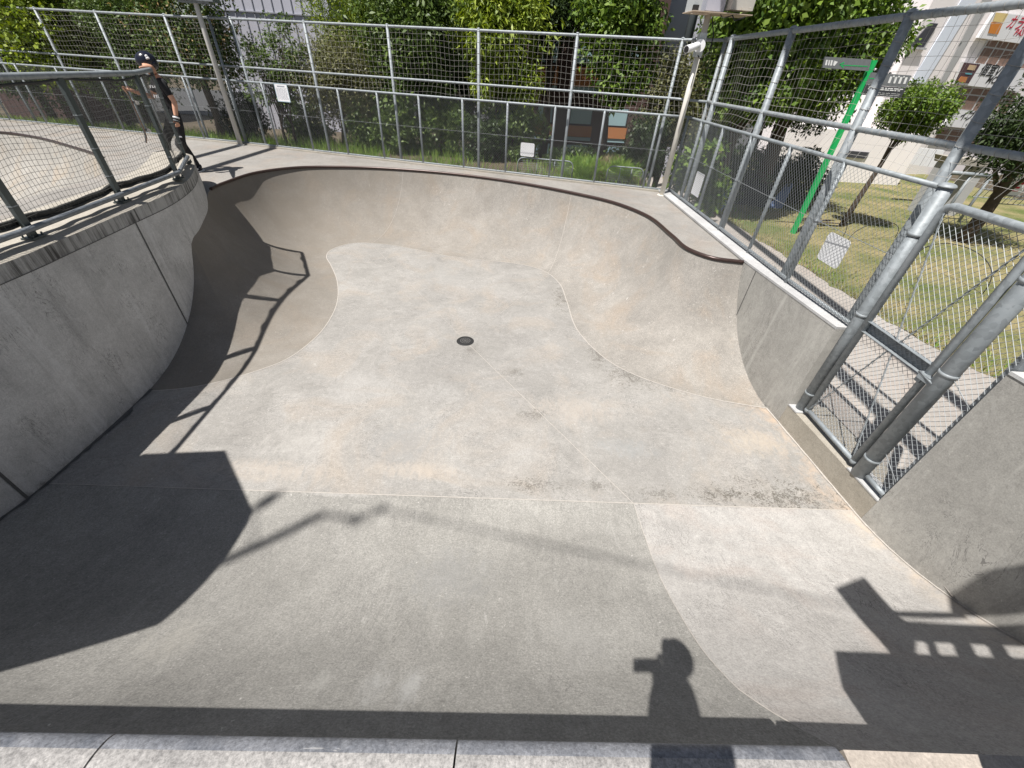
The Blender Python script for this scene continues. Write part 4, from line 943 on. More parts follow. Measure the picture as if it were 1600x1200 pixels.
figure(ph, J2, {'l': (_u, _r, _r + _b * .2), 'r': (_u, -_r, _b * .2 - _r)}, [M['navy'], M['skin']], mf2, .84)
faceparts(ph, J2, (0, 1, 0), [M['eye'], M['skin'], M['lip']])
b = MB(); b.ell(Vector(J2['head']) + Vector((0, -.015, .03)), (.082, .10, .085), 0, 18, 8, None, -.4, 1); b.build('hair', [M['black']], ph)
for k in ('an_l', 'an_r'): shoe(ph, J2[k], (0, 1), [M['black_shiny'], M['white_paint']])
pc_ = Vector((0, 0, H)) + R_ @ Vector((.030, .006, -.014)); RP = Matrix((( R_[0][0], R_[0][1], R_[0][2]), (R_[1][0], R_[1][1], R_[1][2]), (R_[2][0], R_[2][1], R_[2][2])))
pn = thing('phone', 'black mobile phone held out over the ledge edge in both hands', 'phone', tuple(pc_))
b = MB(); b.box(pc_, (.155, .074, .008), 0, 0, RP); b.build('case', [M['black_shiny']], pn)
# ================================================================== ground
def gz(x, y):
    """terrain outside the bowl: bed level behind the back fence, path level on the right"""
    t = min(1, max(0, (x - 2.9) / .9)); base = lerp(-.16, -1.02, t)
    if y > 13 and x < 3.8: base = lerp(base, -.9, min(1, (y - 13) / 5))
    return base
def gs_(px, py):
    """first meeting of a sight line with that terrain"""
    d = ray(px, py); t = 1.0
    while t < 60:
        p = Vector((0, 0, H)) + d * t
        if p.z <= gz(p.x, p.y): return p
        t += .02
    return p
M['soil'] = concrete('soil_and_litter', (.10, .08, .055), (.16, .13, .085), .95, .8, scr=0)
M['path'] = concrete('path_concrete', (.47, .43, .39), (.53, .49, .45), .9, 1.0, warm=(.48, .40, .35), scr=.15, speck=.5)
def lawnmat():
    m, nt, b_ = nm('dry_lawn'); L = nt.links; g = N(nt, 'ShaderNodeNewGeometry')
    n1 = N(nt, 'ShaderNodeTexNoise'); n1.inputs['Scale'].default_value = .9; n1.inputs['Detail'].default_value = 7; n1.inputs['Roughness'].default_value = .65; L.new(g.outputs['Position'], n1.inputs['Vector'])
    n2 = N(nt, 'ShaderNodeTexNoise'); n2.inputs['Scale'].default_value = 22; n2.inputs['Detail'].default_value = 5; n2.inputs['Roughness'].default_value = .75; L.new(g.outputs['Position'], n2.inputs['Vector'])
    c = mixc(nt, ramp(nt, n1.outputs['Fac'], .36, .62).outputs[0], (.12, .15, .055), (.31, .26, .155))
    c = mixc(nt, .8, c, ramp(nt, n2.outputs['Fac'], .3, .7, (.45, .5, .4, 1), (1.3, 1.25, 1.1, 1)).outputs[0], 'MULTIPLY')
    L.new(c, b_.inputs['Base Color']); b_.inputs['Roughness'].default_value = .95; b_.inputs['Specular IOR Level'].default_value = .1
    bp = N(nt, 'ShaderNodeBump'); bp.inputs['Strength'].default_value = .8; bp.inputs['Distance'].default_value = .04; L.new(n2.outputs['Fac'], bp.inputs['Height']); L.new(bp.outputs[0], b_.inputs['Normal']); return m
M['lawn'] = lawnmat()
b = MB()
def hole_clip(x, y): return False
xs = [-400, -120, -60, -30, -24.5] + list(np.linspace(-24, 2.9, 18)) + [3.15, 3.4, 3.6, 3.8, 5, 8, 12, 20, 40, 120, 400]
# one sheet behind and beside the raised park; its inner edge stops at the park walls
ys = [9.2, 9.6, 10, 10.5, 11, 11.6, 12.3, 13, 14, 15.5, 18, 24, 40, 120, 500]
def yin(x): return yl(min(max(x, -24), 2.99)) + .12
rows = []
for k in range(15):
    t = [0, .02, .05, .09, .14, .2, .28, .38, .5, .8, 1.4, 3, 8, 30, 120][k]
    rows.append([(x, yin(x) + t * 4, gz(x, yin(x) + t * 4)) for x in xs])
b.grid(rows, 0)
xr = [x for x in xs if x >= 3.15]; rows = []
for y in (-60, -20, -4, 0, 2, 4, 6, 8, 9): rows.append([(x if i_ else XW(y) + .2, y, -1.02) for i_, x in enumerate([3.15] + [max(q, XW(y) + .3 + .01 * k_) for k_, q in enumerate(xr[1:])])])
rows.append([(x, yin(x), gz(x, yin(x))) for x in xr]); b.grid(rows, 0)
b.face([(-400, -60, -1.6), (3.15, -60, -1.6), (3.15, -4, -1.6), (-400, -4, -1.6)], 0)
tag(b.build('ground', [M['soil']]), kind='structure')
PE = [(8.2, -12), (7.2, -2), (6.75, 2), (6.35, 4.2), (5.98, 5.3), (5.70, 8.3), (5.50, 9.9), (5.25, 12.4), (5.0, 16), (4.9, 22)]
b = MB(); b.grid([[(3.3 if y < 8.5 else 3.9, y, -1.016) for x, y in PE], [(x, y, -1.016) for x, y in PE]], 0, False); tag(b.build('path', [M['path']]), kind='structure')
b = MB(); rr = random.Random(4); rows = [[], [], [], [], []]
PEd = []
L = plen(PE); s = 0
while s < L[-1]: PEd.append(pat(PE, L, s)); s += .12
for p in PEd:
    j = .05 * math.sin(p.y * 5) + rr.uniform(-.04, .04); rows[0].append((p.x + j - .03, p.y, -1.012)); rows[1].append((p.x + .4, p.y, -1.0)); rows[2].append((p.x + 3, p.y, -.99)); rows[3].append((p.x + 7, p.y, -.99)); rows[4].append((18, p.y, -1.0))
b.grid(rows, 0); tag(b.build('lawn', [M['lawn']]), kind='structure')
b = MB(); b.grid([[(-30, 24, -.86), (40, 24, -.86)], [(-30, 40, -.86), (60, 40, -.86)]], 0, False); tag(b.build('road', [M['asphalt']]), kind='structure')

# ================================================================== foliage
def npmesh(name, V, Fq, mat, parent=None, off=(0, 0, 0)):
    """V (n,3), Fq (m,4) quads"""
    me = bpy.data.meshes.new(name); V = np.asarray(V, dtype=np.float32) - np.asarray(off, dtype=np.float32); Fq = np.asarray(Fq, dtype=np.int32)
    me.vertices.add(len(V)); me.vertices.foreach_set('co', V.ravel()); me.loops.add(Fq.size); me.loops.foreach_set('vertex_index', Fq.ravel())
    me.polygons.add(len(Fq)); me.polygons.foreach_set('loop_start', np.arange(0, Fq.size, 4, dtype=np.int32)); me.polygons.foreach_set('loop_total', np.full(len(Fq), 4, dtype=np.int32))
    me.materials.append(mat); me.update(calc_edges=True); me.validate()
    o = bpy.data.objects.new(name, me); COL.objects.link(o)
    if parent: o.parent = parent; ROOT[o.name] = tuple(off)
    return o
def leaves(rng, C, n, size, ratio, spread, droop=.3, flat=.0):
    """n leaf blades around clump centres C (k,4: x,y,z,r)"""
    k = rng.integers(0, len(C), n); d = rng.normal(size=(n, 3)); d /= np.linalg.norm(d, axis=1)[:, None]
    rad_ = C[k, 3] * (rng.random(n) ** .45); P = C[k, :3] + d * rad_[:, None] * spread
    ax = rng.normal(size=(n, 3)) + d * .9; ax[:, 2] -= droop; ax /= np.linalg.norm(ax, axis=1)[:, None]
    up = rng.normal(size=(n, 3)) * .8 + np.array([0, 0, 1.0]) + d * .5; sd = np.cross(ax, up); sd /= np.linalg.norm(sd, axis=1)[:, None] + 1e-9
    nn = np.cross(sd, ax); L = size * (.6 + .8 * rng.random(n)); Wd = L * ratio
    a = P; bq = P + ax * (L * .45)[:, None] + sd * (Wd * .5)[:, None] + nn * (L * .06)[:, None]; c = P + ax * L[:, None] - nn * (L * .08)[:, None]; dq = P + ax * (L * .45)[:, None] - sd * (Wd * .5)[:, None] + nn * (L * .06)[:, None]
    V = np.stack([a, bq, c, dq], 1).reshape(-1, 3); Fq = np.arange(4 * n).reshape(n, 4); return V, Fq
GREENS = {
 'yellow': [(.085, .13, .012), (.13, .175, .018), (.20, .24, .025), (.06, .10, .015)],
 'bright': [(.05, .095, .014), (.09, .15, .018), (.14, .20, .025), (.035, .07, .014)],
 'mid': [(.035, .06, .012), (.055, .09, .018), (.085, .12, .025), (.025, .045, .012)],
 'dark': [(.02, .036, .010), (.03, .05, .014), (.045, .07, .02), (.014, .026, .009)],
 'olive': [(.065, .07, .025), (.09, .095, .035), (.12, .115, .05), (.05, .05, .02)],
 'grey': [(.10, .125, .055), (.15, .17, .085), (.08, .10, .04), (.055, .07, .025)],
 'blossom': [(.035, .06, .014), (.05, .085, .02), (.07, .11, .02), (.045, .075, .02), (.085, .12, .025), (.06, .095, .02), (.30, .20, .09)],
 'grass': [(.06, .11, .015), (.09, .16, .02), (.13, .20, .03), (.16, .19, .05)],
 'dry': [(.11, .13, .045), (.19, .17, .08), (.27, .22, .12), (.24, .20, .11)],
}
LG = dict(yellow=1.45, bright=1.25, mid=1.5, dark=1.2, olive=1.45, grey=1.3, blossom=1.3, grass=1.8, dry=1.2)
for k in GREENS: M['leaf_' + k] = leafmat('leaf_' + k, [tuple(c_ * LG[k] for c_ in q) for q in GREENS[k]])
def tree(name, label, base, trunk_h, r0, crown, kind, n, size, ratio, seed, group=None, cat='tree', clumps=60, droop=.3, limbs=7, spread=1.0, cr=(.28, .6), multi=1):
    """crown: list of ellipsoids (x,y,z,rx,ry,rz) in world space"""
    rng = np.random.default_rng(seed); rr = random.Random(seed); base = Vector(base)
    root = thing(name, label, cat, tuple(base), group)
    vol = [c[3] * c[4] * c[5] for c in crown]; C = []
    for i in range(clumps):
        c = crown[rng.choice(len(crown), p=np.array(vol) / sum(vol))]; d = rng.normal(size=3); d /= np.linalg.norm(d); q = rng.random() ** .33
        C.append((c[0] + d[0] * c[3] * q, c[1] + d[1] * c[4] * q, c[2] + d[2] * c[5] * q, rng.uniform(*cr)))
    C = np.array(C)
    b = MB(); top = Vector((crown[0][0], crown[0][1], crown[0][2]))
    for mlt in range(multi):
        bs = base + Vector((rr.uniform(-.25, .25), rr.uniform(-.2, .2), 0)) * (multi > 1); fork = bs.lerp(top, .0) + Vector((rr.uniform(-.1, .1), rr.uniform(-.1, .1), trunk_h))
        tp = top + Vector((rr.uniform(-.4, .4), rr.uniform(-.4, .4), 0)) * (multi > 1)
        path = [bs - Vector((0, 0, .1)), bs.lerp(fork, .5) + Vector((rr.uniform(-.06, .06), rr.uniform(-.06, .06), 0)), fork, fork.lerp(tp, .6), tp]
        b.tube(path, [r0 * 1.25, r0, r0 * .85, r0 * .5, r0 * .2], 9)
        for i in range(limbs):
            t = Vector(C[rr.randrange(len(C))][:3]); st = fork.lerp(tp, rr.random() * .7); md = st.lerp(t, .5) + Vector((0, 0, .12)); b.tube([st, md, t], [r0 * .38, r0 * .24, r0 * .06], 6, 0, False)
    b.build('trunk', [M['bark']], root)
    V, Fq = leaves(rng, C, int(n * 1.5), size * .78, ratio, spread, droop); npmesh('crown', V, Fq, M['leaf_' + kind], root, tuple(base)); return root
def crown_px(px, py, Y, rpx, ry=None, rz=None):
    """ellipsoid whose middle stands on the sight line px,py at depth Y, rpx = half width in picture units"""
    p = atY(px, py, Y); q = atY(px + rpx, py, Y); r = (q - p).length; return (p.x, p.y, p.z, r, (ry or r), (rz or r))
def T(px, Y, py=None): return atY(px, py if py else (75 if px < 720 else 200), Y).x   # crowns at the left are placed at the height where they are seen
def gbase(x, y): return (x, y, gz(x, y))
G1 = 'trees and tall shrubs beyond the fences'
x = T(62, 12.9); tree('broadleaf_tree', 'yellow green broadleaf tree at the far left, behind the second bowl', gbase(x, 13.3), 1.0, .12, [(x, 12.95, 2.2, 1.0, .7, 1.1), (x + .35, 12.8, 1.6, .8, .5, .7)], 'yellow', 9000, .12, .7, 11, G1)
x = T(150, 13.9); tree('juniper_tree', 'feathery grey olive juniper between the yellow tree and the blossom tree', gbase(x, 13.9), .8, .1, [(x, 13.9, 2.4, .95, .9, 1.6), (x + .5, 13.7, 1.7, .8, .8, .9)], 'grey', 12000, .10, .28, 12, G1, droop=.1, clumps=80)
x = T(125, 15.2); tree('juniper_tree', 'dull olive green conifer standing behind the grey juniper', gbase(x, 15.4), .8, .1, [(x, 15.4, 2.9, 1.5, 1.1, 1.7)], 'olive', 10000, .12, .3, 13, G1)
x = T(215, 13.4); tree('broadleaf_tree', 'dark olive tree right behind the skater, left of the blossom tree', gbase(x, 13.5), 1.0, .11, [(x, 13.5, 2.5, 1.0, .9, 1.5), (x, 13.2, 1.4, .8, .7, .6)], 'mid', 9000, .11, .45, 14, G1)
x = T(300, 13.0); tree('blossom_tree', 'dark green tree flecked with orange new leaves, behind the lamp post', gbase(x, 13), 1.1, .1, [(x, 13, 2.5, 1.1, .9, 1.35), (x + .35, 12.8, 1.6, .8, .7, .7)], 'blossom', 11000, .11, .55, 15, G1)
x = T(415, 12.6); tree('loose_shrub', 'thin loose shrub with small leaves before the white panelled wall', gbase(x, 12.6), .5, .035, [(x, 12.6, 1.45, .75, .6, .75), (x + .55, 12.6, 1.9, .4, .4, .7)], 'mid', 3600, .085, .6, 16, G1, 'shrub', 46, limbs=16, cr=(.14, .32), multi=3)
x = T(505, 13.0); tree('loose_shrub', 'dense olive shrub with fine leaves behind the notice sheet', gbase(x, 13), .4, .05, [(x, 13, 1.35, .9, .7, 1.0), (x + .7, 12.9, 1.3, .7, .6, .9)], 'olive', 11000, .085, .5, 17, G1, 'shrub', 80, multi=3)
x = T(548, 14.6); tree('conifer_tree', 'yellow olive feathery conifer rising behind the dense olive shrub', gbase(x, 14.6), .6, .12, [(x, 14.6, 2.9, 1.05, .9, 1.3), (x + .2, 14.5, 1.7, 1.2, .9, 1.2)], 'yellow', 12000, .13, .2, 18, G1, droop=-.35, clumps=90)
x = T(650, 13.2); tree('evergreen_tree', 'big dark glossy evergreen tree behind the middle of the back fence', gbase(x, 13.4), 1.0, .14, [(x, 13.4, 2.5, 1.35, 1.1, 1.5), (x - .3, 13.1, 1.2, 1.1, .8, .7)], 'mid', 15000, .15, .42, 19, G1, clumps=80)
x = T(775, 12.8); tree('broadleaf_tree', 'tree with long drooping yellow green leaves, centre of the back fence', gbase(x, 12.9), 1.1, .11, [(x, 12.9, 2.7, .85, .8, 1.2), (x + .2, 12.7, 1.55, .65, .6, .6), (x + .4, 12.9, 3.0, .7, .7, .7)], 'yellow', 9000, .19, .26, 20, G1, droop=1.0)
x = T(850, 14.6); tree('evergreen_tree', 'rounded dark evergreen behind the drooping yellow green tree', gbase(x, 14.4), 1.7, .12, [(x, 14.4, 3.4, 1.1, .9, 1.0)], 'dark', 9000, .13, .45, 21, G1)
x = T(950, 12.4); tree('broadleaf_tree', 'bright green leafy tree in front of the brown building', gbase(x, 12.5), 1.35, .09, [(x, 12.5, 2.45, 1.0, .8, .8), (x - .1, 12.4, 3.0, .85, .8, .9), (x + .35, 12.3, 1.75, .75, .6, .45)], 'bright', 11500, .15, .5, 22, G1, droop=.7)
x = T(1040, 12.2); tree('loose_shrub', 'pale loose shrub in the corner left of the cream pole', gbase(x - .1, 12.2), .6, .05, [(x - .1, 12.2, 1.7, .6, .6, .8), (x + .15, 12.0, 1.1, .5, .5, .5)], 'olive', 6000, .1, .5, 23, G1, 'shrub', 50, multi=3)
x = T(1165, 11.2); tree('broadleaf_tree', 'fresh green broadleaf tree in the corner right of the cream pole', gbase(x, 11.4), 1.5, .1, [(x, 11.4, 2.0, 1.0, .8, 1.0), (x - .1, 11.2, 3.0, 1.2, .9, .9)], 'bright', 9000, .16, .6, 24, G1, droop=.6)
x = T(1180, 13.8); tree('evergreen_tree', 'tall dark evergreen shading the corner behind the fresh green tree', gbase(x, 13.8), 1.6, .18, [(x, 13.8, 2.9, 1.7, 1.2, 1.9), (x + 1.0, 13.4, 2.2, 1.2, 1.1, 1.3)], 'dark', 15000, .15, .5, 25, G1, clumps=90)
x = T(1320, 12.4); tree('broadleaf_tree', 'large spreading tree behind the green signpost', gbase(x - 1.2, 13.1), 2.2, .2, [(x - 1.25, 12.9, 3.2, 1.3, 1.3, 1.5), (x - .75, 12.3, 2.6, .85, 1.0, .7), (x - 1.3, 12.4, 1.9, .8, .8, .7)], 'bright', 21000, .145, .5, 26, G1, clumps=120, droop=.4)
x = T(1432, 11.2); p = atY(1430, 172, 11.2); tree('clipped_tree', 'small round clipped green tree on a thin trunk, right of the signpost', gbase(p.x - .25, 11.2), 1.3, .06, [(p.x, 11.2, p.z, .62, .6, .42)], 'bright', 8000, .08, .6, 27, G1, clumps=70, cr=(.16, .3))
p = atY(1600, 190, 10.5); tree('evergreen_tree', 'very dark dense tree at the right edge in front of the shop signs', gbase(p.x + .5, 10.5), .9, .14, [(p.x + .45, 10.5, 1.35, .85, .8, .75)], 'dark', 11000, .11, .45, 28, G1, clumps=70)
for i, (px, Y, rpx, kd, lab) in enumerate([(20, 16.5, 50, 'mid', 'green tree far back at the left edge, behind the yellow green tree'), (185, 16.5, 60, 'mid', 'mid green tree far back between the juniper and the blossom tree'), (600, 16.5, 55, 'mid', 'mid green tree far back, left of the big evergreen'), (705, 16.0, 55, 'dark', 'dark tree far back, right of the big evergreen'), (785, 16.0, 45, 'mid', 'mid green tree far back behind the drooping tree'), (1110, 15.5, 45, 'mid', 'mid green tree far back behind the cream pole boxes')]):
    x = T(px, Y); r_ = abs(T(px + rpx, Y) - x); tree('broadleaf_tree', lab, gbase(x, Y), .7, .14, [(x, Y, 2.6, r_, 1.0, 1.9), (x, Y - .3, 1.0, r_ * .95, .9, 1.0)], kd, 9000, .16, .5, 90 + i, G1, clumps=70)
# low dark hedge plants under the trees
rr = random.Random(31)
for i, (px, Y, hz_, kind) in enumerate([(345, 13.4, .55, 'dark'), (455, 13.7, .5, 'mid'), (560, 12.7, .55, 'mid'), (615, 12.6, .5, 'mid'), (690, 12.7, .6, 'mid'), (750, 12.3, .5, 'dark'), (812, 12.6, .7, 'mid'), (905, 12.2, .16, 'dark'), (985, 12.5, .16, 'mid'), (1020, 11.7, .8, 'dark')]):
    x = T(px, Y); names = ['left of the notice sheet', 'under the thin loose shrub', 'under the feathery conifer', 'left of the big evergreen', 'under the big evergreen', 'just left of the drooping tree', 'beside the drooping tree', 'under the bright green tree', 'before the brown building', 'behind the cream pole']
    tree('hedge_shrub', ('dark' if kind == 'dark' else 'green') + ' low hedge shrub ' + names[i], gbase(x, Y), .15, .03, [(x, Y, gz(x, Y) + hz_ * .9, .6, .45, hz_)], kind, 3600, .10, .5, 40 + i, 'low shrubs along the back fence', 'shrub', 30, multi=3, cr=(.16, .34))
for i, (px, Y, lab) in enumerate([(1150, 13.2, 'dark shrub added for the deep shade behind the covered heap, left part'), (1205, 13.4, 'dark shrub added for the deep shade behind the covered heap, right part'), (1262, 13.6, 'dark shrub added for tree shade at the far lawn edge behind the green post')]):  # dark shrubs put in to hide the trunk and stand for tree shade
    x = T(px, Y, 270); tree('hedge_shrub', lab, gbase(x, Y), .2, .03, [(x, Y, -.35, .85, .5, .75)], 'dark', 4000, .11, .5, 110 + i, 'dark shrubs added for shade beyond the lawn', 'shrub', 36, multi=3, cr=(.16, .34))
for i, (px, py, Y, s_, lab) in enumerate([(1070, 268, 9.9, .30, 'leafy bright plant at the fence corner, nearest the cream pole'), (1112, 300, 9.4, .32, 'leafy bright plant below the corner white plate'), (1100, 255, 10.6, .35, 'taller leafy plant behind the corner fence posts')]):
    p = atY(px, py, Y); tree('bedding_plant', lab, (p.x, p.y, gz(p.x, p.y)), .2, .015, [(p.x, p.y, p.z, s_, s_ * .8, s_ * 1.1)], 'bright', 700, .17, .6, 60 + i, 'leafy plants in the corner bed', 'plant', 14, multi=2, cr=(.1, .22))
for i, (px, Y, kind) in enumerate([(925, 10.6, 'grass'), (955, 10.9, 'dry'), (905, 10.9, 'grass'), (980, 10.5, 'grass')]):
    x = T(px, Y); tree('ornamental_grass', ['green clump of long grass between the two wire barriers', 'dry orange tipped clump of grass between the wire barriers', 'grass clump beside the left wire barrier', 'grass clump beside the right wire barrier'][i], gbase(x, Y), .05, .01, [(x, Y, gz(x, Y) + .16, .34, .28, .17)], kind, 1500, .22, .07, 70 + i, 'grass clumps behind the back fence', 'plant', 16, droop=-1.4, limbs=2, cr=(.1, .2))
def blades(name, pts, h, w_, mat, seed, **kw):
    rng = np.random.default_rng(seed); P = np.array(pts); n = len(P); a = rng.random(n) * 6.283; L = h * (.5 + rng.random(n)); t = np.stack([np.cos(a), np.sin(a), np.zeros(n)], 1)
    le = rng.normal(size=(n, 3)) * .35; le[:, 2] = 1; le /= np.linalg.norm(le, axis=1)[:, None]; tip = P + le * L[:, None]; q = t * w_ / 2
    V = np.stack([P - q, P + q, tip + q * .25, tip - q * .25], 1).reshape(-1, 3); o = npmesh(name, V, np.arange(4 * n).reshape(n, 4), mat); tag(o, kind='stuff', **kw); return o
rr = random.Random(9); pts = []
for i in range(15000):
    x = rr.uniform(-18, 2.8); d = rr.random() ** 1.6 * 2.4; y = yl(x) + .16 + d
    if rr.random() < (.85 if x < -3.5 else .45 + .35 * math.sin(x * 2.3)): pts.append((x, y, gz(x, y)))
blades('bank_grass', pts, .21, .014, M['leaf_grass'], 3, label='uneven green grass growing along the foot of the back fence', cat='grass')
pts = []
for i in range(26000):
    p = PEd[rr.randrange(len(PEd))]; e = rr.random(); x = p.x + (e ** 2) * 6.5
    if p.y > -1: pts.append((x + rr.uniform(-.05, .05), p.y + rr.uniform(-.1, .1), -1.01))
blades('lawn_grass', pts, .055, .014, M['leaf_dry'], 4, label='short dry yellowing grass on the lawn beside the path', cat='grass')
pts = []
for i in range(3500):
    p = PEd[rr.randrange(len(PEd))]
    if math.sin(p.y * 1.7) + rr.uniform(-.6, .6) > .1: pts.append((p.x + rr.random() ** 2 * .7, p.y, -1.01))
blades('edge_grass', pts, .10, .015, M['leaf_grass'], 5, label='greener longer tufts along the edge of the path', cat='grass')

# wire barriers behind the back fence
def barrier(pxa, pxb, Y, lab, zt):
    xa, xb = T(pxa, Y), T(pxb, Y); root = thing('wire_barrier', lab, 'barrier', ((xa + xb) / 2, Y, gz(xa, Y)), 'wire barriers in the flower bed'); g = gz(xa, Y); sl = -.10
    def bp_(u, z): return (lerp(xa, xb, u), Y + sl * (lerp(xa, xb, u) - xa), z)
    b = MB(); r = .12; w_ = (xb - xa)
    path = [bp_(0, g), bp_(0, zt - r)] + [bp_(r * (1 - math.cos(a)) / w_, zt - r + r * math.sin(a)) for a in np.linspace(.3, 1.57, 5)] + [bp_(1 - r * (1 - math.cos(a)) / w_, zt - r + r * math.sin(a)) for a in np.linspace(1.57, .3, 5)] + [bp_(1, zt - r), bp_(1, g)]
    b.tube(path, .013, 8); b.build('hoop', [M['zinc']], root)
    b = MB(); b.tube([bp_(.35, g), bp_(.35, zt)], .009, 6); b.tube([bp_(.67, g), bp_(.67, zt)], .009, 6); b.build('upright', [M['zinc']], root)
    b = MB()
    k = 0.0
    while k < 1:
        b.tube([bp_(k, g + .02), bp_(k, zt - .02 - (.1 if k < .08 or k > .92 else 0))], .0022, 3, 0, False, False); k += .03 / w_
    z = g + .05
    while z < zt - .05: b.tube([bp_(.02, z), bp_(.98, z)], .0022, 3, 0, False, False); z += .045
    b.build('wire_mesh', [M['wire']], root)
barrier(812, 902, 10.3, 'rounded grey wire mesh barrier below the blank plate, left of the grass clumps', .26)
barrier(961, 1020, 10.2, 'rounded grey wire mesh barrier right of the grass clumps, by the cream pole', .22)
# thin wire hoops on the lawn, stick pile, tarp heap
for i, (pa, pb, hh) in enumerate([((1268, 357), (1316, 372), .5), ((1322, 380), (1398, 372), .42), ((1420, 412), (1533, 462), .62)]):
    a = at(pa[0], pa[1], -1.0); c = at(pb[0], pb[1], -1.0); b = MB(); b.tube([a.lerp(c, .5 - .5 * math.cos(t)) + Vector((0, 0, hh * math.sin(t) ** .7)) for t in np.linspace(0.001, 3.14, 20)], .008, 5)
    tag(b.build('wire_hoop', [M['rubber']]), ['thin black wire hoop on the lawn left of the cut corner plate', 'thin black wire hoop on the lawn right of the cut corner plate', 'large thin black wire hoop on the lawn seen through the gate'][i], 'hoop', 'thin black lawn hoops')
a = at(1265, 352, -1.0); b = MB(); rr = random.Random(8)
for k in range(5):
    q = a + Vector((rr.uniform(-.3, .3), rr.uniform(-.3, .3), .04 + .03 * k)); dn = Vector((rr.uniform(.5, 1.2), rr.uniform(-.3, .3), rr.uniform(-.02, .05))); b.tube([q, q + dn * .5 + Vector((0, 0, .02)), q + dn], [.022, .018, .01], 6)
tag(b.build('fallen_branches', [M['bark']]), 'small heap of fallen branches on the lawn at the foot of the green post', 'branches')
M['tarp'] = plain('blue_tarp', (.10, .15, .27), .6, 0, .2, 5, .3); M['tarp_dark'] = plain('charcoal_cover', (.02, .022, .026), .7, 0, .3, 5, .3)
base = at(1175, 322, -1.0); tp = thing('covered_heap', 'dark covered heap with blue tarp edges in the shade of the corner trees', 'tarp heap', tuple(base))
b = MB(); rng = np.random.default_rng(2); rows = []
for i in range(9):
    t = i / 8; z = .8 * math.sin(t * math.pi / 2); r_ = 1.0 - .75 * t ** 1.6; rows.append([(base.x + .7 * r_ * math.cos(a) * (1 + .12 * math.sin(5 * a + i)), base.y + .5 + .55 * r_ * math.sin(a) * (1 + .12 * math.sin(4 * a)), base.z + z) for a in np.linspace(0, 2 * math.pi, 25)])
b.grid(rows, 0); b.face(rows[-1][:-1], 0); b.build('cover', [M['tarp_dark']], tp)
for pa, pb in (((1112, 330), (1146, 292)), ((1208, 325), (1232, 288))):
    q0 = at(pa[0], pa[1], -1.0); q1 = onwall(pb[0], pb[1], (q0.x, q0.y + .25), (q0.x + 1, q0.y + .25)); b = MB(); w_ = Vector((.2, 0, 0))
    b.grid([[q0 - w_ * .9, q0 + w_ * .4 + Vector((0, -.06, 0)), q0 + w_ * 1.3], [q0.lerp(q1, .5) - w_ * .6, q0.lerp(q1, .5) + w_ * .3 + Vector((0, -.1, .02)), q0.lerp(q1, .5) + w_ * 1.0], [q1 - w_ * .4, q1 + w_ * .2 + Vector((0, -.05, .03)), q1 + w_ * .7], [q1 + Vector((-.05, .3, .05)), q1 + Vector((.05, .3, .08)), q1 + Vector((.2, .3, .05))]], 0)
    b.build('tarp_flap', [M['tarp']], tp)

# ================================================================== buildings
def panel(b, quad, p0, p1, proud, m=0, depth=.03):
    """rectangle-like panel on the wall plane p0-p1 from picture corners, raised a little"""
    d = Vector((p1[0] - p0[0], p1[1] - p0[1])).normalized(); n = Vector((d.y, -d.x))
    if n.dot(Vector((-p0[0], -p0[1]))) < 0: n = -n
    f = [onwall(q[0], q[1], p0, p1) + Vector((n.x, n.y, 0)) * proud for q in quad]; k = [p - Vector((n.x, n.y, 0)) * depth for p in f]
    b.face(f, m); b.face(k[::-1], m)
    for i in range(4): j = (i + 1) % 4; b.face([f[i], k[i], k[j], f[j]], m)
    return f
def wallslab(b, p0, p1, z0, z1, th=.3, m=0):
    d = Vector((p1[0] - p0[0], p1[1] - p0[1])).normalized(); n = Vector((-d.y, d.x))
    if n.dot(Vector((-p0[0], -p0[1]))) > 0: n = -n
    b.prism([p0, p1, (p1[0] + n.x * th, p1[1] + n.y * th), (p0[0] + n.x * th, p0[1] + n.y * th)], z0, z1, m)
# white panelled building, left of centre
A0 = (T(340, 21), 21); A1 = (T(524, 21), 21.2)
bA = thing('panelled_building', 'pale lilac white metal panelled building behind the trees, left of centre', 'building', (*A0, -1)); M['panelw'] = plain('pale_metal_panel', (.50, .50, .56), .5, .1, .04, .6)
b = MB(); wallslab(b, A0, A1, -1.2, 9, 4); b.build('wall', [M['panelw']], bA)
b = MB(); dA = Vector((A1[0] - A0[0], A1[1] - A0[1])); n_ = int(dA.length / .36)
for k in range(1, n_): p = Vector(A0) + dA * k / n_; b.box((p.x, p.y - .012, 3.9), (.03, .04, 10.1), 0)
for z in (.4, 3.05, 5.7): b.box(((A0[0] + A1[0]) / 2, A0[1] + .09 - .02, z), (dA.length, .04, .03), math.atan2(dA.y, dA.x))
b.build('panel_seam', [plain('seam_grey', (.30, .31, .35), .6)], bA)
b = MB(); b.box((A1[0] + .35, A1[1] + .1, 4), (.7, .6, 10.4)); b.build('corner_pillar', [plain('dark_green_pillar', (.035, .045, .045), .6)], bA)
# dark brown building with white fascia, far left
B0 = (T(-70, 18.5), 19); B1 = (T(42, 18.5), 18.6)
bB = thing('brown_building', 'dark brown building with a white corner strip at the far left edge', 'building', (*B0, -1)); M['brown'] = plain('brown_brick', (.075, .042, .036), .8, 0, .2, 3)
b = MB(); wallslab(b, B0, B1, -1.2, 8, 4); b.build('wall', [M['brown']], bB)
b = MB(); panel(b, [(-5, 10), (8, 10), (22, 47), (10, 47)], B0, B1, .05); panel(b, [(14, 14), (60, 20), (60, 42), (26, 40)], B0, B1, .04); b.build('white_strip', [M['white_paint']], bB)
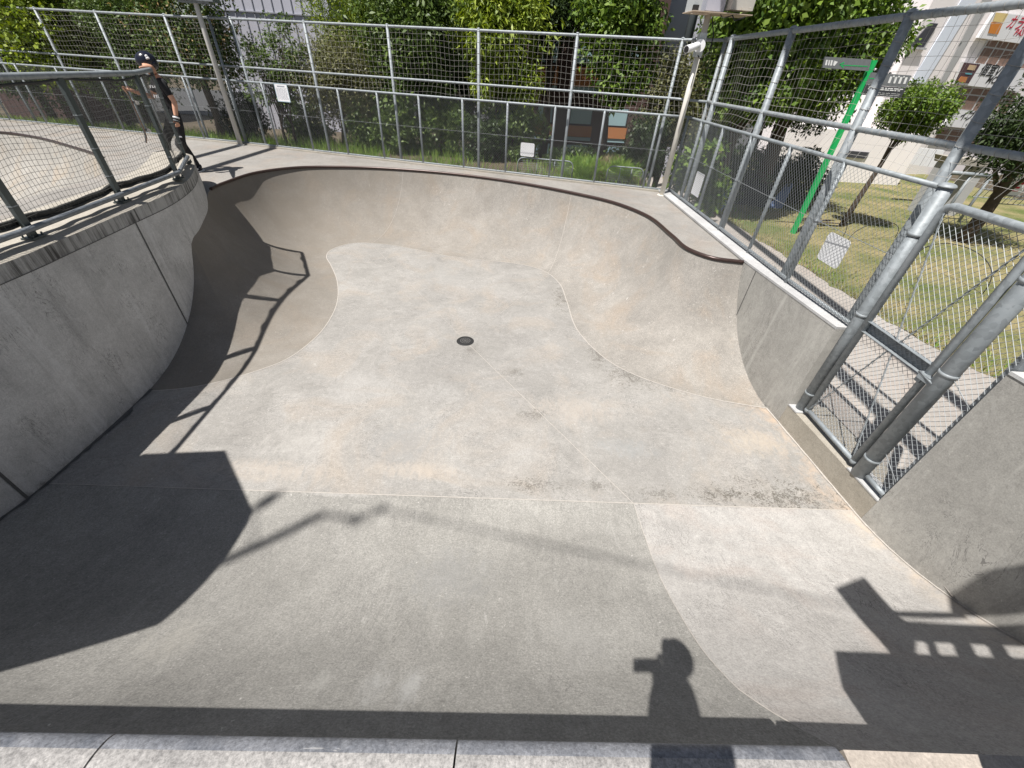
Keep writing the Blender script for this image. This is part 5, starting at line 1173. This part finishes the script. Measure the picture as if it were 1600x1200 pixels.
# brown and orange office building, right of centre
C0 = (T(795, 15.6), 15.7); C1 = (T(1004, 15.6), 15.4)
bC = thing('office_building', 'brown office building with orange bands and pale blue glass behind the bright green tree', 'building', (*C0, -1.5))
b = MB(); wallslab(b, C0, C1, -2.2, 8, 5); b.build('wall', [M['brown']], bC)
M['glassb'] = plain('pale_blue_glass', (.33, .47, .50), .15, 0, .12, .8); M['orange'] = plain('orange_band', (.42, .17, .06), .6, 0, .15, 2); M['wframe'] = plain('dark_window_frame', (.05, .05, .06), .5)
bays = [(838, 862), (888, 922), (942, 976)]
def row_y(y, x): return y + (x - 840) * .052
for x0, x1 in bays:
    for k, (ya_, yb_) in enumerate(((-40, 8), (36, 104), (165, 192), (222, 246))):
        pass
    for ya_, yb_ in ((-30, 6), (42, 98), (163, 191), (222, 247)):
        sk_ = lambda x, y: x - (y - 200) * (750 - x) / 1198 * 0 + (x - 750) * (200 - y) / 1198
        q = [(sk_(x, y_), row_y(y_, x)) for x, y_ in ((x0, ya_), (x1, ya_), (x1, yb_), (x0, yb_))]
        b = MB(); panel(b, q, C0, C1, .03); wn = b.build('window', [M['wframe']], bC)
        b = MB(); q2 = [(q[0][0] + 1.2, q[0][1] + 1.2), (q[1][0] - 1.2, q[1][1] + 1.2), (q[2][0] - 1.2, q[2][1] - 1.2), (q[3][0] + 1.2, q[3][1] - 1.2)]; panel(b, q2, C0, C1, .045); b.build('pane', [M['glassb']], wn)
    b = MB()
    for ya_, yb_ in ((8, 20), (102, 132), (193, 210)):
        q = [(sk_(x, y_), row_y(y_, x)) for x, y_ in ((x0 - 2, ya_), (x1 + 2, ya_), (x1 + 2, yb_), (x0 - 2, yb_))]; bq = MB(); panel(bq, q, C0, C1, .06); bq.build('orange_band', [M['orange']], bC)
        q = [(sk_(x, y_), row_y(y_, x)) for x, y_ in ((x0 - 2, yb_ + .6), (x1 + 2, yb_ + .6), (x1 + 2, yb_ + 6), (x0 - 2, yb_ + 6))]; bq = MB(); panel(bq, q, C0, C1, .035); bq.build('window', [M['glassb']], bC)
# grey wall right of it, with a dark utility pole in front
D0 = (T(1004, 16), 16.3); D1 = (T(1110, 16), 16.3)
bD = thing('grey_building', 'lilac grey rendered building behind the cream pole', 'building', (*D0, -1)); M['lilac'] = plain('lilac_render', (.50, .50, .57), .8, 0, .08, 1)
b = MB(); wallslab(b, D0, D1, -1.2, 8, 4); b.build('wall', [M['lilac']], bD)
b = MB(); panel(b, [(1000, 175), (1024, 176), (1020, 225), (996, 224)], D0, D1, .05); b.build('door', [M['boxgrey']], bD)
x = T(1041, 14.6); up_ = thing('utility_pole', 'thick dark grey utility pole before the lilac grey building', 'pole', (x, 14.6, -.5)); b = MB(); b.tube([(x, 14.6, -.6), (x, 14.6, 9)], [.12, .10], 14); b.build('pole', [plain('slate_pole', (.10, .115, .12), .6)], up_)
# white shop building with signs, far right
S0v = atY(1405, 230, 20); S0 = (S0v.x, 20.0); a_ = rad(17); S1 = (S0[0] + 9 * math.cos(a_), S0[1] + 9 * math.sin(a_))
bS = thing('shop_building', 'white shop building with stacked sign boards and curtained windows at the right edge', 'building', (*S0, -1))
M['shopw'] = plain('pinkish_white_render', (.84, .79, .78), .8, 0, .06, .8); M['shopb'] = plain('bluish_white_panel', (.72, .77, .86), .6, 0, .04, .8); M['greyc'] = plain('grey_cladding', (.42, .42, .42), .7, 0, .08, 2)
L0 = (S0[0] - 2.2 * math.cos(a_), S0[1] - 2.2 * math.sin(a_))
b = MB(); wallslab(b, L0, S1, -1.2, 12, 6); b.build('wall', [M['shopw']], bS)
b = MB(); panel(b, [(1500, 0), (1524, 0), (1443, 130), (1420, 130)], S0, S1, .05); b.build('cladding_strip', [M['shopb']], bS)
b = MB(); panel(b, [(1534, -4), (1550, -4), (1472, 132), (1466, 128)], S0, S1, .06); b.build('drainpipe_recess', [M['greyc']], bS)
b = MB(); panel(b, [(1452, 36), (1464, 37), (1441, 74), (1420, 72)], S0, S1, .05); wn = b.build('window', [M['wframe']], bS)
b = MB(); panel(b, [(1416, 73), (1444, 75), (1443, 78), (1415, 76)], S0, S1, .10, 0, .06); b.build('sill', [M['greyc']], wn)
M['curtain'] = plain('brown_curtain', (.20, .13, .10), .8, 0, .4, 9); M['sash'] = plain('grey_sash', (.50, .50, .50), .6)
def shop_window(q, nx, split):
    b = MB(); panel(b, q, S0, S1, .05); wn = b.build('window', [M['sash']], bS); Q_ = [Vector(p) for p in q]
    def uv(u, v): return tuple(Q_[0].lerp(Q_[1], u).lerp(Q_[3].lerp(Q_[2], u), v))
    b = MB()
    for i in range(nx):
        for v0, v1 in ((.06, split - .03), (split + .03, .95)):
            u0, u1 = (i + .07) / nx, (i + .93) / nx; panel(b, [uv(u0, v0), uv(u1, v0), uv(u1, v1), uv(u0, v1)], S0, S1, .06)
    b.build('pane', [M['curtain']], wn)
shop_window([(1545, 58), (1625, 68), (1600, 112), (1519, 100)], 5, .36)
shop_window([(1502, 133), (1590, 143), (1570, 180), (1478, 170)], 5, .34)
shop_window([(1468, 198), (1560, 210), (1545, 234), (1452, 222)], 5, .45)
def signboard(q, lab_parts, name='sign_board'):
    b = MB(); f = panel(b, q, S0, S1, .16, 0, .10); return b.build(name, [M['white_paint']], bS), f
dS = Vector((math.cos(a_), math.sin(a_), 0)); nS = Vector((math.sin(a_), -math.cos(a_), 0))
M['red_ink'] = plain('red_ink', (.50, .02, .05), .6); M['black_ink'] = plain('black_ink', (.02, .02, .02), .6)
def words(txt, px, py, hpx, mat, parent, shear=.0, sx=1.0, name='lettering'):
    """raised letters, lower left corner at the picture point"""
    cu = bpy.data.curves.new(name, 'FONT'); cu.body = txt; p = onwall(px, py, S0, S1); q = onwall(px, py - hpx, S0, S1); cu.size = (q.z - p.z) * 1.25; cu.shear = shear; cu.extrude = .003; cu.resolution_u = 3; cu.offset = cu.size * .013
    o = bpy.data.objects.new(name, cu); COL.objects.link(o); dg = bpy.context.evaluated_depsgraph_get(); me = bpy.data.meshes.new_from_object(o.evaluated_get(dg)); bpy.data.objects.remove(o, do_unlink=True); bpy.data.curves.remove(cu)
    R = Matrix((dS * sx, Vector((0, 0, 1)), nS)).transposed(); off = Vector(bS.location); p = p + nS * .166
    for v in me.vertices: v.co = R @ v.co + p - off
    me.materials.clear(); me.materials.append(mat); me.name = name
    o = bpy.data.objects.new(name, me); COL.objects.link(o); o.parent = parent; ROOT[o.name] = tuple(off); return o
s1, _ = signboard([(1546, 20), (1640, 30), (1615, 72), (1521, 59)], ()); words('カラオケ', 1563, 43, 20, M['red_ink'], s1, .15); words('PAS', 1575, 55, 12, M['red_ink'], s1, .1, 1.2)
b = MB(); M['amber'] = plain('amber_drink', (.62, .22, .03), .4); M['cream2'] = plain('foam_cream', (.75, .58, .25), .6)
panel(b, [(1541, 35), (1558, 37), (1551, 54), (1536, 52)], S0, S1, .175, 0, .01); panel(b, [(1548, 20), (1567, 22), (1559, 36), (1543, 34)], S0, S1, .175, 1, .01); b.build('drink_picture', [M['amber'], M['cream2']], s1)
s2, _ = signboard([(1499, 97), (1600, 108), (1584, 142), (1484, 131)], ()); words('個室VI', 1521, 116, 18, M['black_ink'], s2, 0.1); words('MO', 1532, 129, 13, M['black_ink'], s2, .15, 1.1)
b = MB(); panel(b, [(1499, 97.5), (1524, 100.3), (1506, 130), (1485, 127.6)], S0, S1, .175, 0, .01); panel(b, [(1507, 101), (1518, 102.4), (1514, 110), (1503, 108.6)], S0, S1, .185, 1, .01); panel(b, [(1501, 113), (1511, 114), (1510, 116.6), (1500, 115.6)], S0, S1, .185, 2, .01); panel(b, [(1494, 119), (1504, 120.2), (1500, 128.6), (1488, 127.2)], S0, S1, .185, 3, .01)
b.build('food_picture', [plain('food_dark', (.09, .045, .05), .6), plain('food_cream', (.55, .40, .25), .6), plain('food_blue', (.12, .38, .45), .6), plain('food_orange', (.50, .20, .07), .6)], s2)
s3, _ = signboard([(1484, 170), (1580, 182), (1565, 206), (1466, 196)], ()); words('イブ&', 1490, 186, 14, M['black_ink'], s3, .12)
words('市', 1503, 43, 6, M['greyc'], bS, .3)
# ground storey and street clutter in front of the shop
bL = thing('low_white_building', 'low white building with a dark window strip behind the round clipped tree', 'building', (*tuple(atY(1300, 270, 17))[:2], -1))
E0 = tuple(atY(1270, 250, 17.5))[:2]; E1 = tuple(atY(1425, 250, 17.5))[:2]
b = MB(); wallslab(b, E0, E1, -1.2, atY(1350, 205, 17.5).z, 2.5); b.build('wall', [M['shopw']], bL)
b = MB(); panel(b, [(1312, 234), (1358, 238), (1352, 248), (1306, 244)], E0, E1, .04); b.build('window', [M['wframe']], bL)
def slab_px(name, lab, cat, quad_px, Y, th, mat, group=None):
    f = [atY(q[0], q[1], Y) for q in quad_px]; root = thing(name, lab, cat, tuple(f[3]), group); b = MB(); k = [p + Vector((0, th, 0)) for p in f]; b.face(f); b.face(k[::-1])
    for i in range(4): j = (i + 1) % 4; b.face([f[i], k[i], k[j], f[j]])
    b.build('slab', [mat], root); return root, f
r_, f = slab_px('white_hoarding', 'white hoarding panel with grey joints left of the thick grey net post', 'hoarding', [(1440, 231), (1476, 235), (1462, 262), (1424, 257)], 14.5, .08, M['white_paint'])
for u in (.33, .66):
    b = MB(); b.bar(f[0].lerp(f[1], u) - Vector((0, .006, 0)), f[3].lerp(f[2], u) - Vector((0, .006, 0)), .015, .01, 0, (0, 1, 0)); b.build('joint', [M['greyc']], r_)
r_, f = slab_px('stone_bench', 'long grey stone bench beyond the lawn at the right', 'bench', [(1488, 246), (1549, 252), (1551, 261), (1486, 257)], 13.0, .6, M['top'])
b = MB(); g = -1.0
for u in (.12, .88): p = f[3].lerp(f[2], u); b.box((p.x, p.y + .3, (p.z + g) / 2), (.25, .4, p.z - g))
b.build('bench_leg', [M['greyc']], r_)
q0, q1 = atY(1480, 269, 12.4), atY(1556, 276, 12.4); rl = thing('steel_railing', 'light grey single rail on short posts beyond the lawn', 'railing', (q0.x, q0.y, -1))
b = MB(); b.tube([q0, q1], .05, 10); b.build('rail', [M['zinc']], rl)
for u in (.1, .5, .9): p = q0.lerp(q1, u); b = MB(); b.tube([(p.x, p.y, -1.02), tuple(p)], .035, 8); b.build('post', [M['zinc']], rl)
# wire crate with a red and white notice, far right
w0 = at(1558, 322, -1.0); w0 = atY(1556, 318, 11.4); ck = thing('wire_cage', 'grey wire cage at the right edge beyond the lawn', 'cage', (w0.x, w0.y, w0.z)); b = MB(); zt = atY(1575, 262, 11.4).z; z0_ = w0.z
for k in range(11):
    for yy in (0, .7): b.tube([(w0.x + k * .14, w0.y + yy, z0_), (w0.x + .25 + k * .14, w0.y + yy, zt)], .009, 4)
for t in np.linspace(0, 1, 5):
    for yy in (0, .7): b.tube([(w0.x + .25 * t, w0.y + yy, lerp(z0_, zt, t)), (w0.x + 1.4 + .25 * t, w0.y + yy, lerp(z0_, zt, t))], .010, 4)
b.build('bars', [M['zinc']], ck)
c = atY(1590, 291, 11.2); rows = [(-.12, .12, .07, .03, 1), (-.10, .08, -.03, .022, 1), (-.12, .10, -.10, .015, 1)]
plate('notice_sign', 'small white board with red lettering fixed to the wire cage at the right edge', c, (1, .05, 0), (0, 0, 1), .2, .2, [M['white_paint'], M['red_ink']], rows, .01)
b = MB(); p0, p1 = atY(1492, 252, 12.8), atY(1452, 243, 12.8)
# ================================================================== unseen casters, added and shaped for their shadows
# added unseen parasol over the left parapet, outlined from the floor shadow
pz = 2.4
pr_ = [(-4.585, 1.284), (-3.875, 1.386), (-3.246, .741), (-3.03, -.138), (-3.42, -.43), (-4.2, -1.0), (-5.1, -.75), (-5.35, .35)]
pcx, pcy = -4.25, .2
ps = thing('added_parasol', 'added dark grey octagonal parasol, out of view on the left parapet, casting the left floor shadow', 'parasol', (pcx, pcy, .45))
b = MB()
for i in range(8):
    a, c = pr_[i], pr_[(i + 1) % 8]; b.face([(a[0], a[1], pz), (c[0], c[1], pz), (pcx, pcy, pz + .42)]); b.face([(a[0], a[1], pz), (a[0], a[1], pz - .06), (c[0], c[1], pz - .06), (c[0], c[1], pz)])
b.build('canopy', [plain('charcoal_canvas', (.05, .05, .055), .9)], ps)
for i in range(8): a = pr_[i]; b = MB(); b.tube([(pcx, pcy, pz + .39), (lerp(pcx, a[0], .985), lerp(pcy, a[1], .985), pz - .012)], .008, 5); b.build('rib', [M['zinc']], ps)
b = MB(); b.tube([(pcx, pcy, .45), (pcx, pcy, pz + .45)], .024, 10); b.build('pole', [M['zinc']], ps)
b = MB(); b.tube([(pcx, pcy, .45), (pcx, pcy, .52)], .2, 20); b.build('base', [M['greyc']], ps)
# added unseen pole, arm and blobs behind the camera, shaped for soft floor shadows
def caster(px, py, z):
    S, dd = nearhit(px, py) if py > 780 else (at(px, py, D), 0); return S - SUN * ((z - S.z) / -SUN.z)
uz = 12.0; _a = caster(498, 806, uz); ux, uy = _a.x, _a.y; _e = caster(556, 812, uz); _h = [caster(393, 798, 11.0), caster(440, 768, 11.0)]; _k = caster(596, 796, uz)
sp = thing('added_pole', 'added grey pole with a short arm, unseen behind the camera at the left, casting soft floor shadows', 'pole', (ux, uy, .3))
b = MB(); b.tube([(ux, uy, .298), (ux, uy, 5), (ux, uy, uz)], [.06, .055, .045], 12); b.build('pole', [M['zinc']], sp)
b = MB(); b.tube([(ux, uy, uz - .3), (ux + .02, uy + .02, uz), tuple(_e)], .022, 8); b.build('arm', [M['zinc']], sp)
b = MB(); b.ell(tuple(_e), (.07, .05, .05)); b.build('arm_shadow_blob', [M['greyc']], sp)
b = MB(); b.ell(tuple(_k), (.05, .04, .05)); b.tube([tuple(_e), tuple(_k)], .012, 6); b.build('end_shadow_blob', [M['greyc']], sp)
_m = (_h[0] + _h[1]) / 2; _d = _h[1] - _h[0]; b = MB(); b.ell(tuple(_m), (_d.length * .55, .055, .06), 0, 12, 8, Matrix.Rotation(math.atan2(_d.y, _d.x), 3, 'Z')); b.build('oval_shadow_blob', [M['greyc']], sp)  # added blob sized for an oval patch of soft shadow
b = MB(); b.tube([(ux, uy, 11.0), tuple(_h[0])], .015, 6); b.build('bracket', [M['zinc']], sp)
# added overhead cables, out of view, placed to cast shadow bands
def cable(p, q, r, sag, lab, grp='added overhead shadow casters'):
    b = MB(); P0, P1 = Vector(p), Vector(q); b.tube([P0.lerp(P1, t) - Vector((0, 0, 4 * sag * t * (1 - t))) for t in np.linspace(0, 1, 17)], r, 8); tag(b.build('added_cable', [M['rubber']]), lab, 'cable', grp)
zc = 11.0; k1, k2 = (zc + 1.2) * .318, (zc + 1.2) * .324
a = Vector((-1.035, 2.018)) - Vector((k1, k2)); c = Vector((2.433, 1.463)) - Vector((k1, k2)); d = (c - a)
cable((a.x - d.x * .0, a.y - d.y * .0, zc), (a.x + d.x * 3, a.y + d.y * 3, zc), .011, .1, 'unseen cable high above the near ledge, added for its faint shadow line')
for xx, y0_, y1_, lab in ((1.97, -3, 12, 'unseen thick cable high above the right part of the bowl, added for a shadow band on the path'), (3.10, -3, 12, 'unseen thick cable high above the right hand fence, added for a shadow band on the path'), (-8.98, 6.9, 16, 'unseen thick cable high above the second bowl, farther from the camera, added for a shadow band on the deck'), (-8.10, 6.4, 16, 'unseen thick cable high above the second bowl, nearer the camera, added for a shadow band on the deck')):
    cable((xx, y0_, 6.0), (xx, y1_, 6.0), .105, .05, lab)
# added unseen screen at the right end of the ledge, outlined from its shadow
sc = thing('added_screen', 'added dark screen of panels, rails and posts, out of view at the right end of the near ledge, casting the corner shadow', 'screen', (1.9, .17, .3)); ysc = lambda x: .10 + .035 * x
def sq(x0, x1, z0, z1, name, t=.02): b = MB(); b.bar(((x0 + x1) / 2, ysc((x0 + x1) / 2), z0), ((x0 + x1) / 2, ysc((x0 + x1) / 2), z1), x1 - x0, t, 0, (0, 1, 0)); b.build(name, [M['zinc_dark']], sc)
b = MB(); q = [(1.217, 1.765), (2.75, 1.70), (2.75, .5), (1.43, .5), (1.43, .70), (1.345, .70), (1.30, .95), (1.25, 1.2)]
b.face([(x, ysc(x) - .01, z) for x, z in q]); b.face([(x, ysc(x) + .01, z) for x, z in q][::-1])
for i in range(len(q)): j = (i + 1) % len(q); b.face([(q[i][0], ysc(q[i][0]) - .01, q[i][1]), (q[i][0], ysc(q[i][0]) + .01, q[i][1]), (q[j][0], ysc(q[j][0]) + .01, q[j][1]), (q[j][0], ysc(q[j][0]) - .01, q[j][1])])
b.build('panel', [M['zinc_dark']], sc)
for x0, x1 in ((1.55, 1.63), (1.80, 1.84), (1.97, 2.07), (2.19, 2.28), (2.6, 2.75)): sq(x0, x1, 1.70, 2.05, 'post')
b = MB(); b.bar((1.52, ysc(1.52), 2.21), (2.75, ysc(2.75), 2.13), .02, .34); b.build('rail_plate', [M['zinc_dark']], sc)
b = MB(); b.bar((1.58, ysc(1.58), 2.56), (2.1, ysc(2.1), 2.565), .03, .05); b.build('rail', [M['zinc_dark']], sc)
b = MB(); q = [(1.116, 3.24), (1.318, 3.57), (1.62, 2.56), (1.70, 2.36), (1.64, 1.78), (1.54, 1.78), (1.45, 2.13), (1.36, 2.42)]  # slanted plate, its outline shaped to the cast shadow's edge
b.face([(x, ysc(x) - .03, z) for x, z in q]); b.face([(x, ysc(x) - .05, z) for x, z in q][::-1])
for i in range(8): j = (i + 1) % 8; b.face([(q[i][0], ysc(q[i][0]) - .03, q[i][1]), (q[i][0], ysc(q[i][0]) - .05, q[i][1]), (q[j][0], ysc(q[j][0]) - .05, q[j][1]), (q[j][0], ysc(q[j][0]) - .03, q[j][1])])
b.build('shadow_plate', [M['zinc_dark']], sc)
sq(2.03, 2.9, 2.55, 3.34, 'panel')
